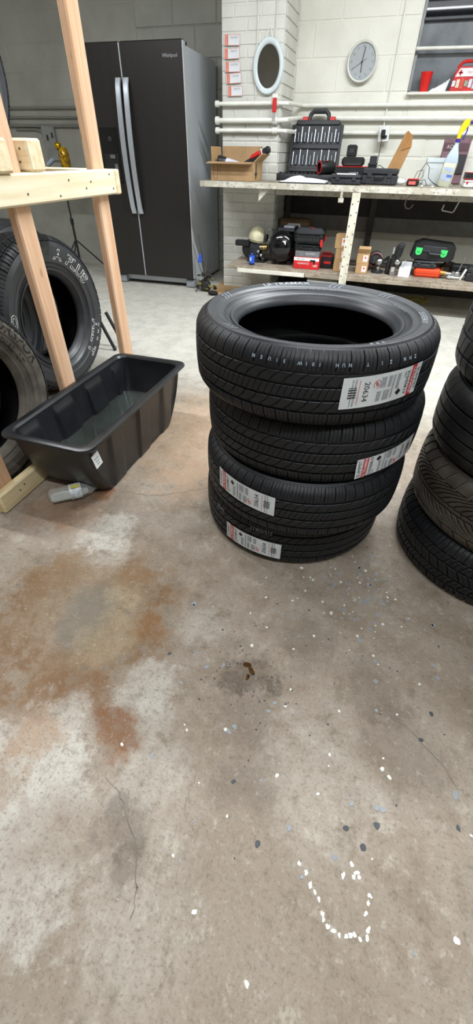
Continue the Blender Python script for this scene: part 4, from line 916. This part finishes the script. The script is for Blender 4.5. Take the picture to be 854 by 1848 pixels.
g = G().prism([(-.015, .286), (.010, .286), (.012, .322), (.032, .345), (.046, .378), (.042, .396), (.022, .404), (.000, .390), (-.012, .36), (-.016, .32)], -.013, .013, RX(90), .004); g.obj('trigger_head', YEL, sb)
G().tube([(.038, 0, .362), (.042, 0, .335), (.034, 0, .305), (.036, 0, .285)], .005, 8).obj('trigger', PURP, sb); G().box((.052, 0, .384), (.026, .018, .018), .004, None).obj('nozzle', PURP, sb)
# clear organiser with roll
bn = thing('parts_organiser', 'clear plastic bin holding a white roll behind the spray bottle', 'bin', bz(.235, 4.83))
g = G(); 
for (c, dd) in (((0, -.09, .075), (.20, .003, .15)), ((0, .09, .075), (.20, .003, .15)), ((-.10, 0, .075), (.003, .18, .15)), ((.10, 0, .075), (.003, .18, .15)), ((0, 0, .002), (.20, .18, .003))): g.box(c, dd)
g.obj('bin_walls', CLEAR, bn, smooth=False); g = G()
for (c, dd) in (((0, -.095, .160), (.215, .012, .03)), ((0, .095, .160), (.215, .012, .03)), ((-.105, 0, .160), (.012, .19, .03)), ((.105, 0, .160), (.012, .19, .03))): g.box(c, dd, .003)
g.obj('bin_rim', M('frosted_plastic', 'ccd8dd', .3, var=.05), bn)
t = thing('tape_roll', 'thick white tape roll inside the clear bin', 'tape', (.175, 4.80, BZ+.006)); G().lathe([(.020, -.02), (.052, -.02), (.052, .02), (.020, .02)], 28, T(0, 0, .054) @ RX(90), loop=True).obj('roll', WHT, t); G().lathe([(.018, -.0205), (.022, -.0205), (.022, .0205), (.018, .0205)], 28, T(0, 0, .054) @ RX(90), loop=True).obj('core', CARD, t)
t = thing('tape_roll', 'second white roll leaning at the right inside the clear bin', 'tape', (.300, 4.80, BZ+.006)); G().lathe([(.03, -.014), (.062, -.014), (.062, .014), (.03, .014)], 28, T(0, 0, .063) @ RZ(60) @ RX(90), loop=True).obj('roll', WHT, t); G().lathe([(.027, -.0142), (.031, -.0142), (.031, .0142), (.027, .0142)], 28, T(0, 0, .063) @ RZ(60) @ RX(90), loop=True).obj('core', CARD, t)
# packaged part and small boxes
pk = thing('blister_pack', 'maroon and black retail pack standing against the wall behind the spray bottle', 'package', bz(.345, 5.05)); MM = RX(-6)
G().box((0, 0, .15), (.215, .05, .30), .003, MM).obj('backing_card', M('plum_card', '6d4e58', .5, var=.2, vs=20), pk); G().box((0, -.027, .245), (.20, .003, .05), 0, MM).obj('title_band', M('maroon_band', '4a2b33', .5), pk, smooth=False); G().box((.05, -.03, .13), (.10, .01, .13), .003, MM).obj('inner_tool', BLK, pk); g = G(); put_text(g, 'ACCU', .034, lambda x, y, z: tuple(MM @ Vector((x-.03, -.0292, y+.245)))); g.obj('lettering', M('pale_rose', 'c7b2b6', .5, var=0), pk, smooth=False)
hardcase('small_carton', 'small white carton with a red and black lid at the right bench edge', bz(.482, 4.55), .10, .09, .05, 8, WHT, RED, cat='box')
t = thing('small_carton', 'red and black carton lying on the small white carton', 'box', (.482, 4.55, BZ+.052), R_(8)); G().box((0, 0, .020), (.098, .088, .040), .002).obj('carton', BLK, t); G().box((0, 0, .041), (.099, .089, .003), .001).obj('red_lid', RED, t); G().box((0, 0, .0025), (.099, .089, .005), .001).obj('red_edge', RED, t)
for i, (x, y) in enumerate(((.125, 4.46), (.205, 4.44))): tag(G().lathe([(0, 0), (.010, 0), (.011, .006), (.006, .009), (0, .009)], 12).obj('bottle_cap', WHT, loc=bz(x, y)), ['white bottle cap on the bench nearer the charger', 'white bottle cap on the bench nearer the spray bottle'][i], 'cap')
tag(G().lathe([(0, 0), (.012, 0), (.013, .018), (.006, .022), (0, .022)], 14).obj('metal_fitting', CHROME, loc=bz(.345, 4.50)), 'small shiny fitting at the foot of the spray bottle', 'fitting')
# ------------------------------------------------------------------ things on the lower shelf
def sz(x, y): return (x, y, SZ+.001)
# compressor
cm = thing('air_compressor', 'small air compressor with a glossy black round tank on the lower shelf', 'compressor', sz(-1.005, 4.62))
MM = T(0, 0, .152) @ RX(90)
prof = [(0, .185), (.05, .181), (.09, .168), (.118, .145), (.130, .11), (.133, .06), (.133, -.16), (.118, -.20), (.08, -.225), (0, -.235)]
G().lathe(prof[::-1], 40, MM).obj('tank', GLOSSBLK, cm)
for s in (-1, 1):
    for y in (-.08, .12): G().box((s*.075, y, .018), (.04, .04, .036), .006).obj('foot', BLK, cm)
G().box((.03, -.01, .285), (.16, .20, .03), .006).obj('saddle_plate', BLK2, cm); G().box((.055, -.05, .305), (.10, .10, .018), .004).obj('spec_plate', M('grey_plate', 'a7abb4', .4, var=.3, vs=60), cm)
g = G().box((.035, -.178, .19), (.034, .004, .03), .001, None); g.obj('white_badge', M('badge_white', 'e0e6e8', .4), cm)
g = G().tube([(-.10, -.03, .25), (-.12, -.05, .275), (-.155, -.06, .272), (-.16, -.06, .255)], .008, 8); g.obj('valve', STEEL, cm)
pu = thing('compressor_pump', 'compressor pump with cream air filter and brass fittings left of the tank', 'pump', sz(-1.315, 4.60))
G().lathe([(0, -.05), (.07, -.05), (.082, -.04), (.082, .03), (.07, .04), (0, .04)], 28, T(-.03, .02, .10) @ RX(90)).obj('flywheel_cover', BLK, pu)
G().lathe([(0, 0), (.075, 0), (.088, .02), (.083, .06), (.055, .105), (.02, .125), (0, .127)], 22, T(.035, .0, .165) @ RY(8)).obj('air_filter', M('cream_filter', 'b9b496', .55, var=.25, vs=14), pu); G().box((.09, 0, .215), (.03, .10, .06), .01, RY(10)).obj('filter_shadow_cap', BLK2, pu)
G().box((-.10, -.02, .150), (.15, .06, .05), .010).obj('motor_housing', BLK, pu); G().box((.03, .0, .08), (.10, .12, .16), .012).obj('crankcase', BLK2, pu); G().cyl((.08, -.03, .12), (.155, -.03, .13), .022, n=14).obj('manifold', BRASS, pu)
for k in range(4): G().cyl((.085+k*.018, -.03, .121), (.093+k*.018, -.03, .122), .030, n=14).obj('cooling_fin', BRASS if k % 2 else STEEL, pu)
for (x, z) in ((.06, .05), (.10, .06), (.12, .03), (.07, .09)): G().ball((x, -.06, z), .018, 10, 6).obj('valve_knob', BLK2 if z < .06 else STEEL, pu)
G().box((.05, 0, .008), (.18, .14, .016), .003).obj('base', BLK, pu)
t = thing('lubricant_bottle', 'small blue-labelled bottle with a black cap in front of the pump', 'bottle', sz(-1.270, 4.41)); G().lathe([(0, 0), (.026, 0), (.028, .005), (.028, .085), (.022, .098), (.012, .105), (.012, .112), (0, .112)], 20).obj('bottle_body', M('navy_bottle', '12204a', .25), t); G().lathe([(.0283, .015), (.0285, .016), (.0285, .08), (.0283, .081)], 20).obj('label_wrap', BLUE, t); G().box((-.004, -.0288, .05), (.016, .001, .03)).obj('white_print', M('pale_print', 'bcd0ee', .5), t); G().cyl((0, 0, .110), (0, 0, .140), .011, .008, n=12).obj('cap', BLK, t)
# red tool box carton + grey carton + black bag
t = thing('tool_carton', 'red and white power tool carton on the shelf before the tank', 'box', sz(-.735, 4.47)); G().box((0, 0, .048), (.240, .14, .096), .002).obj('carton', M('carton_red', 'c9252a', .45, var=.08), t); g = G().box((0, -.0708, .080), (.236, .001, .026)); g.obj('white_band', WHT, t, smooth=False)
g = G(); put_text(g, 'CLEARANCE', .020, lambda x, y, z: (x-.03, -.0712, y+.045)); put_text(g, '18V', .030, lambda x, y, z: (x+.085, -.0712, y+.03)); g.obj('lettering', M('carton_white', 'eceaea', .5, var=0), t, smooth=False); g = G().box((.06, -.0715, .070), (.05, .001, .015)).box((.075, -.0715, .055), (.014, .001, .03)); g.obj('tool_picture', BLK, t, smooth=False); g = G(); put_text(g, 'PRO TOOL', .015, lambda x, y, z: (x-.055, -.0715, y+.080)); g.obj('band_lettering', BLKPRINT, t, smooth=False)
t = thing('tool_carton', 'grey carton lying on the red and white carton', 'box', (-.735, 4.47, SZ+.098)); G().box((0, 0, .024), (.225, .13, .048), .002).obj('carton', M('grey_carton', '6f7073', .6, var=.15), t); g = G(); put_text(g, 'RATCHET', .02, lambda x, y, z: (x+.03, -.0655, y+.026)); g.obj('lettering', M('pale_grey_print', 'c9cbcc', .5, var=0), t, smooth=False)
hardcase('plastic_case', 'flat black plastic case lying on the grey carton', (-.735, 4.47, SZ+.147), .225, .14, .045, 0, BLK)
t = thing('tool_bag', 'padded black tool case with red zip tabs on top of the cartons', 'tool case', (-.735, 4.49, SZ+.1935)); G().box((0, 0, .042), (.27, .19, .084), .030).obj('lower_shell', BLK2, t); G().box((0, 0, .090), (.265, .185, .07), .030).obj('upper_shell', BLK2, t); G().box((0, 0, .062), (.274, .194, .006), .002).obj('zip', BLK, t)
g = G()
for k in range(8): g.box((-.10+k*.028, -.096, .045), (.016, .008, .055), .004)
g.obj('ribs', BLK, t); G().prism([(0, 0), (.014, .0), (.022, -.055), (.004, -.06), (-.006, -.03)], 0, .008, T(.115, -.10, .05) @ RX(90)).obj('zip_tab', RED, t); G().prism([(0, 0), (.012, .0), (.018, -.04), (.004, -.045)], 0, .008, T(.138, -.02, .075) @ RZ(90) @ RX(90)).obj('zip_tab', RED, t); G().box((0, -.02, .126), (.03, .10, .004), .001, RZ(20)).obj('red_stripe', M('dark_red', '7c2424', .5), t)
t = thing('tool_battery_box', 'small black tool box with a red handle beside the little cartons', 'tool box', sz(-.565, 4.56)); G().box((0, 0, .045), (.12, .13, .09), .008).obj('body', BLK, t); G().box((.0, 0, .098), (.115, .12, .018), .006).obj('red_lid', M('deep_red', '8e2428', .45), t); G().box((.015, -.067, .05), (.065, .004, .02), .001).obj('red_badge', RED, t); G().tube([(-.05, -.05, .10), (-.04, -.05, .13), (.04, -.05, .13), (.05, -.05, .10)], .007, 8).obj('handle', M('deep_red', '8e2428', .45), t)
# small cartons
def carton(label, x, y, z, dx, dy, dz, rz=0, lab=True, openf=False):
    t = thing('small_carton', label, 'box', (x, y, z), R_(rz), group='small kraft cartons by the bench leg'); G().box((0, 0, dz/2), (dx, dy, dz), .002).obj('carton', CARD2, t)
    if lab:
        l = G().box((dx*.18, -dy/2-.0006, dz*.48), (dx*.42, .001, dz*.56)).obj('white_label', PAPER, t, smooth=False); G().box((dx*.18-dx*.19, -dy/2-.0014, dz*.48), (dx*.05, .0006, dz*.52)).box((dx*.20, -dy/2-.0014, dz*.55), (dx*.16, .0006, dz*.2)).obj('label_print', ORNG, l, smooth=False)
    if openf:
        for s in (-1, 1): G().box((0, 0, .02), (dx*.98, .002, .04), 0, T(0, s*dy/2, dz) @ RX(s*-40)).obj('flap', CARD2, t, smooth=False)
    return t
carton('bottom kraft carton of the three stacked left of the bench leg', -.425, 4.46, SZ+.001, .108, .10, .095)
carton('middle kraft carton of the three stacked left of the bench leg', -.425, 4.465, SZ+.0965, .104, .10, .085, 1)
carton('tallest kraft carton on top of the stack left of the bench leg', -.435, 4.465, SZ+.182, .115, .10, .105, -2)
carton('lower kraft carton right of the bench leg', -.222, 4.45, SZ+.001, .105, .10, .078)
carton('upper kraft carton with open flaps right of the bench leg', -.226, 4.455, SZ+.0795, .108, .10, .085, 1, True, True)
# grinder
t = thing('angle_grinder', 'black angle grinder with a shiny gear head on the shelf', 'grinder', sz(-.098, 4.56))
G().lathe([(0, -.10), (.045, -.10), (.058, -.07), (.060, .0), (.050, .05), (0, .05)], 24, T(-.03, .06, .095) @ RX(75)).obj('body', BLK, t); G().ball((.02, -.045, .085), (.040, .036, .036), 16, 10).obj('gear_head', STEEL, t); G().cyl((.02, -.05, .05), (.02, -.05, .018), .024, .02, n=16).obj('spindle', CHROME, t); G().cyl((.015, -.05, .0), (.015, -.05, .018), .052, n=28).obj('grinding_disc', BLK2, t); G().cyl((-.085, -.02, .09), (-.06, -.03, .10), .03, .035, n=16).obj('side_cap', BLK2, t); G().cyl((.06, -.045, .10), (.095, -.06, .13), .012, n=10).obj('side_grip', BLK, t); G().lathe([(.052, 0), (.058, .004), (.058, .012), (.052, .014)], 24, T(-.015, 0, .09) @ RX(75), loop=True).obj('red_band', M('dull_red', '8a2b2b', .4), t)
# impact gun standing
t = thing('air_impact_gun', 'black and chrome air gun standing beside the white carton', 'air tool', sz(.045, 4.46))
G().box((0, 0, .185), (.062, .07, .095), .012, RY(8)).obj('motor_head', BLK, t); G().box((.008, 0, .235), (.055, .06, .018), .005, RY(8)).obj('top_cap', BLK2, t); G().box((-.005, 0, .110), (.045, .05, .10), .012).obj('grip', BLK, t); G().ball((.03, -.025, .105), (.026, .026, .028), 14, 8).obj('regulator', CHROME, t); G().cyl((.005, -.03, .07), (.005, -.03, .03), .024, n=14).obj('coupling', CHROME, t); G().cyl((.01, -.03, .032), (.01, -.03, .0), .030, .022, n=16).obj('air_plug', STEEL, t); G().box((-.04, .02, .06), (.04, .05, .12), .012).obj('rear_handle', BLK, t); G().box((-.02, -.034, .19), (.012, .006, .05), .002).obj('grey_mark', GRYPRINT, t)
# white carton
t = thing('white_carton', 'small open white carton between air gun and orange case', 'box', sz(.158, 4.45), R_(-6))
for (c, dd) in (((0, -.045, .035), (.095, .002, .07)), ((0, .045, .035), (.095, .002, .07)), ((-.047, 0, .035), (.002, .09, .07)), ((.047, 0, .035), (.002, .09, .07)), ((0, 0, .001), (.095, .09, .002))): G().box(c, dd).obj('side', PAPER, t, smooth=False)
G().box((0, 0, .03), (.002, .085, .06), 0, T(-.047, 0, .07) @ RY(35)).obj('flap', PAPER, t, smooth=False); G().box((0, 0, .02), (.09, .002, .04), 0, T(0, .045, .07) @ RX(20)).obj('flap', PAPER, t, smooth=False)
# orange case, black case, green latch case
t = thing('drill_bit_case', 'bright orange plastic case under the black cases on the shelf', 'tool case', sz(.352, 4.53)); G().box((0, 0, .034), (.225, .16, .068), .016).obj('shell', ORANGE, t); G().box((0, -.001, .034), (.228, .162, .006), .002).obj('seam', M('dark_orange', 'a8381a', .5), t); G().box((.118, .0, .04), (.03, .10, .055), .012).obj('end_grip', M('deep_red2', 'b2301e', .45), t)
hardcase('plastic_case', 'slim black case resting on the orange case', (.315, 4.53, SZ+.0705), .195, .15, .056, 1, BLK2)
gc = thing('green_latch_case', 'black tool case with two bright green latches on top of the slim case', 'tool case', (.345, 4.55, SZ+.128)); gc.rotation_euler = (0, R_(2), 0)
poly = [(-.175, .02), (-.15, 0), (.16, 0), (.185, .03), (.180, .11), (.15, .132), (-.10, .142), (-.16, .115)]
G().prism(poly, -.085, .085, RX(90), .012).obj('shell', BLK, gc); G().box((.01, -.088, .085), (.20, .012, .05), .010).obj('handle_recess', BLK2, gc); G().tube([(-.03, -.09, .07), (-.02, -.105, .055), (.06, -.105, .055), (.07, -.09, .07)], .008, 8).obj('handle', BLK2, gc)
for x in (-.115, .092): l = G().prism([(-.028, .028), (.028, .028), (.026, -.012), (.012, -.026), (-.012, -.026), (-.026, -.012)], .0, .010, T(x, -.0855, .062) @ RX(90), .002).obj('latch', GREEN, gc); G().box((x, -.0965, .060), (.022, .001, .008)).obj('latch_mark', M('dark_green', '27944a', .5), l, smooth=False)
# couplers
t = thing('hose_fittings', 'chrome and brass hose fittings at the right of the orange case', 'fittings', sz(.545, 4.48)); G().cyl((-.09, 0, .045), (-.04, 0, .04), .022, n=8).obj('brass_nut', BRASS, t); G().cyl((-.045, 0, .04), (.02, 0, .035), .017, n=12).obj('coupler', CHROME, t); G().box((.02, 0, .03), (.03, .04, .06), .005).obj('block', STEEL, t); G().ball((.05, -.01, .045), .026, 12, 8).obj('valve_body', CHROME, t); G().cyl((.06, 0, .06), (.075, .01, .17), .006, n=8).obj('lever', STEEL, t); G().cyl((-.02, -.02, .014), (.08, -.02, .014), .013, n=10).obj('tail_pipe', CHROME, t); G().box((.085, .0, .07), (.016, .04, .09), .004, RY(18)).obj('white_tag', WHT, t)
hardcase('plastic_case', 'dark plastic case cut off by the right edge on the shelf', sz(.775, 4.50), .20, .16, .105, -5, BLK2)
t = thing('black_hose_tool', 'dark tool lying behind the hose fittings', 'tool', sz(.66, 4.70)); G().box((0, 0, .05), (.22, .08, .07), .02).obj('body', BLK, t); G().tube([(-.22, 0, .02), (-.15, -.03, .10), (-.08, 0, .08)], .012, 8).obj('hose', BLK, t); G().box((0, 0, .012), (.18, .07, .024), .005).obj('foot', BLK, t)
tag(G().box((0, 0, 0), (1.0, .06, .045), .004).obj('old_timber', M('old_timber_brown', '5d4a36', .7, var=.3, vs=6), loc=(.62, 4.905, SZ+.0235)), 'old brown timber offcut lying along the back of the lower shelf', 'timber')
tag(G().box((0, 0, 0), (.9, .10, .022), .004).obj('pale_board', M('pale_board_paint', 'b9b4a4', .7, var=.2, vs=6), loc=(.64, 4.815, SZ+.012)), 'pale board lying flat at the back of the lower shelf', 'board')
# carton at the back with label
t = thing('cardboard_box', 'brown carton with a white shipping label behind the compressor', 'box', sz(-.985, 4.985)); G().box((0, 0, .165), (.29, .12, .33), .003).obj('carton', CARDD, t); l = G().box((0, -.0608, .265), (.125, .001, .055), 0, T(.0, 0, 0) @ RY(0)).obj('shipping_label', PAPER, t, smooth=False); G().box((-.01, -.0618, .26), (.02, .001, .02)).obj('label_print', BLKPRINT, l, smooth=False)
for x in (-.045, -.02): G().box((x, -.0608, .175), (.016, .001, .045)).obj('arrow_mark', BLKPRINT, t, smooth=False)
t = thing('chrome_rack', 'shiny chrome bars stored under the lower shelf', 'metal parts', (-.56, 4.52, 0)); G().box((0, 0, .09), (.30, .20, .18), .005).obj('dark_crate', BLK, t)
for k in range(5): G().cyl((-.15+k*.01, -.08+k*.042, .202), (.14-k*.012, -.085+k*.043, .202), .020, n=12).obj('chrome_bar', CHROME, t)
# floor clutter left of bench
t = thing('flat_cardboard', 'flattened cardboard sheet on the floor under the shelf', 'cardboard', (-1.45, 4.72, 0), R_(3)); G().box((0, 0, .004), (.62, .58, .008), .002).obj('sheet', CARD2, t); G().tube([(-.15, -.2, .011), (-.1, -.1, .012), (.0, -.12, .012), (.05, -.2, .011)], .002, 5).obj('string', BLKPRINT, t)
tag(G().ball((0, 0, .022), (.05, .03, .022), 9, 6).ball((.03, .01, .02), (.03, .025, .02), 8, 5).obj('rag', M('black_cloth', '141414', .9), loc=(-1.67, 4.36, .0)), 'small black rag on the floor before the cardboard sheet', 'rag')
pl = thing('dry_branches', 'tangle of dry twigs and moss between fridge and bench', 'branches', (-1.80, 4.50, 0)); TW = M('dark_twig', '2a2622', .7, var=.2); MOSS = M('dry_moss', '6b6636', .8, var=.5, vs=40)
random.seed(11)
for (dx, dz) in ((-.13, .33), (-.06, .42), (.06, .30), (.13, .37), (.17, .30), (-.02, .28), (.10, .22)): G().tube([(0, 0, .09), (dx*.4, random.uniform(-.03, .03), .09+dz*.35), (dx, random.uniform(-.05, .05), .09+dz)], [.004, .003, .0018], 5).obj('twig', TW, pl)
G().tube([(.0, -.02, .12), (-.05, -.06, .05), (-.08, -.09, .003)], .005, 6).obj('twig', TW, pl); G().box((0, 0, .05), (.10, .08, .10), .02).obj('clump', TW, pl)
for k in range(16):
    a = random.uniform(-.11, .12); G().ball((a, random.uniform(-.06, .04), .05+random.uniform(-.02, .12)), (random.uniform(.012, .026), .014, random.uniform(.008, .018)), 7, 5).obj('moss_tuft', MOSS if k % 2 else TW, pl)
G().prism([(-.02, 0), (.02, .01), (.025, .05), (.01, .09), (-.015, .06)], 0, .004, T(-.045, -.02, .26) @ RX(80)).obj('blue_leaf', M('blue_ribbon', '2b4fb4', .5), pl)
g = G(); random.seed(5)
for k in range(7):
    cx, cy, r = random.uniform(-.08, .08), random.uniform(-.05, .05), random.uniform(.06, .14); ph = random.uniform(0, 6)
    g.tube([(cx+r*math.cos(ph+i*.42), cy+r*.7*math.sin(ph+i*.42), .008+.05*abs(math.sin(i*.5+k))) for i in range(12)], .0035, 5)
tag(g.obj('cable_coil', M('yellow_cable', '8f8228', .5, var=.2), loc=(.32, 4.80, .0)), 'tangled yellow cable coil on the floor under the shelf', 'cable')

# ------------------------------------------------------------------ marks on the floor (paint drips, chalk, cracks)
def disc(g, x, y, rx, ry, h=.0008, n=9, rot=0., jag=.25):
    vs = []
    for k in range(n):
        a = 2*math.pi*k/n; f = 1+random.uniform(-jag, jag); px, py = rx*f*math.cos(a), ry*f*math.sin(a); vs.append((x+px*math.cos(rot)-py*math.sin(rot), y+px*math.sin(rot)+py*math.cos(rot)))
    lo = [(a, b, 0) for a, b in vs]; hi = [(x+(a-x)*.9, y+(b-y)*.9, h) for a, b in vs]; g.add(lo+hi, [tuple(range(n, 2*n))]+[(k, (k+1) % n, n+(k+1) % n, n+k) for k in range(n)])
PW = M('white_paint_drip', 'dcdcd6', .6, var=.05); PB = M('bluegrey_paint_drip', '8b9095', .6, var=.1); PD = M('dark_drip', '3c4046', .5, var=.2)
random.seed(3)
def flecks(pts, mat, lab, r0, r1):
    g = G()
    for (x, y) in pts: r = random.uniform(r0, r1); disc(g, x, y, r, r*random.uniform(.6, 1.), rot=random.uniform(0, 3))
    o = g.obj('paint_flecks', mat, floor, smooth=False); o['kind'] = 'stuff'; o['label'] = lab
wh = [(-.150, .825), (-.144, .639), (-.378, .272), (-.089, .049), (.402, .168), (.036, -.007), (-.142, .387), (.124, .413), (.068, .833), (-.368, .719), (.268, .409), (.010, .328), (.133, .527), (.135, .909), (.241, .956), (.081, .972), (.160, 1.052), (-.060, .991), (.251, .422)]
bl = [(-.121, .401), (-.133, .385), (.243, .337), (.187, .327), (.164, .761), (.171, .916), (.105, .859), (.379, .747), (-.369, .723), (-.250, .532), (.417, .420), (.164, .219)]
dk = [(-.085, .284), (.001, .189), (-.370, .535), (.245, .303), (.181, .277), (.342, .521), (.219, .254), (.419, .355), (.369, .598)]
flecks(wh, PW, 'white paint drips on the concrete', .0045, .0065); flecks(bl, PB, 'blue-grey paint drips on the concrete', .006, .011); flecks(dk, PD, 'dark paint drips on the concrete', .005, .008)
gw, gb, gd = [], [], []
for k in range(150):
    x = random.gauss(.12, .13); y = random.gauss(.98, .13)
    if math.hypot(x+.175, y-1.318) < .33 or math.hypot(x-.588, y-1.322) < .33: continue
    (gw if k % 3 == 0 else gb).append((x, y))
for k in range(60): (gb if k % 2 else gw).append((random.uniform(-.35, .75), random.uniform(.1, .95)))
for k in range(35): gd.append((random.gauss(.1, .25), random.gauss(.62, .22)))
for k in range(60): gd.append((random.gauss(-.12, .06), random.gauss(.53, .07)))
flecks(gw, PW, 'small white paint specks by the tyre stacks', .0018, .0050); flecks(gb, PB, 'small blue-grey specks by the tyre stacks', .0025, .0080); flecks(gd, PD, 'small dark specks on the concrete', .0016, .0036)
g = G()
for (x, y) in [(.093, .186), (.110, .176), (.121, .160), (.132, .152), (.141, .144), (.152, .125), (.155, .118), (.165, .111), (.176, .108), (.187, .106), (.200, .109), (.208, .112), (.215, .115), (.226, .113), (.238, .119), (.240, .131), (.233, .151), (.237, .169), (.239, .181), (.211, .209), (.199, .219), (.184, .195), (.205, .2), (.215, .203)]:
    disc(g, x, y, random.uniform(.0035, .0065), random.uniform(.003, .0045), jag=.35, rot=random.uniform(0, 3))
o = g.obj('paint_drip_trail', PW, floor, smooth=False); o['label'] = 'looping trail of white paint drips'; o['kind'] = 'stuff'
g = G()
for P_, wd in (([(-.92, 1.174), (-.82, 1.178), (-.722, 1.198), (-.63, 1.26), (-.539, 1.323)], .004), ([(-.381, .199), (-.309, .164), (-.246, .101), (-.216, .046), (-.203, 0)], .0028), ([(.243, .569), (.315, .533), (.393, .479), (.439, .422)], .003), ([(-.175, .272), (-.179, .230), (-.164, .179), (-.123, .162)], .0015), ([(-.86, 1.9), (-.7, 1.84), (-.6, 1.86), (-.45, 2.2)], .002)):
    pts = []
    for a, b in zip(P_, P_[1:]):
        for i in range(6): t = i/6; pts.append((a[0]+(b[0]-a[0])*t+random.gauss(0, .003), a[1]+(b[1]-a[1])*t+random.gauss(0, .003)))
    pts.append(P_[-1]); vs = []
    for i, p in enumerate(pts):
        q = pts[min(i+1, len(pts)-1)]; o_ = pts[max(i-1, 0)]; dx, dy = q[0]-o_[0], q[1]-o_[1]; L = math.hypot(dx, dy) or 1; ww = wd*.45*random.uniform(.3, 1)*(.3 if i in (0, len(pts)-1) else 1)
        vs += [(p[0]-dy/L*ww, p[1]+dx/L*ww, .0004), (p[0]+dy/L*ww, p[1]-dx/L*ww, .0004)]
    g.add(vs, [(2*i, 2*i+1, 2*i+3, 2*i+2) for i in range(len(pts)-1)])
o = g.obj('cracks', M('crack_dirt', '6b6054', .8, var=.2), floor, smooth=False); o['label'] = 'dirt-filled hairline cracks in the concrete'; o['kind'] = 'stuff'
g = G(); disc(g, -.140, .575, .013, .008, jag=.15, n=18); disc(g, -.122, .560, .014, .007, jag=.15, n=16, rot=-.8); disc(g, -.128, .540, .005, .010, jag=.15, n=14)
o = g.obj('oil_spot', M('brown_oil', '4a3116', .08, var=.3, vs=60, spec=.7), floor, smooth=False); o['label'] = 'wet brown oil spot on the concrete'; o['kind'] = 'stuff'

# printed matter and other pieces too small to pick apart
for o in bpy.data.objects:
    nm = o.name.split('.')[0]
    if nm in ('small_print', 'red_scribble', 'lettering', 'band_lettering', 'ink_stamp', 'crayon_marking', 'raised_lettering', 'size_lettering', 'fine_lettering', 'white_lettering', 'sidewall_lettering', 'logo_lettering', 'numerals', 'sticker_print', 'bolt_holes', 'label_print', 'wires', 'ribs', 'printed_box', 'orange_border', 'spots', 'tool_picture', 'tread'):
        o['kind'] = 'stuff'
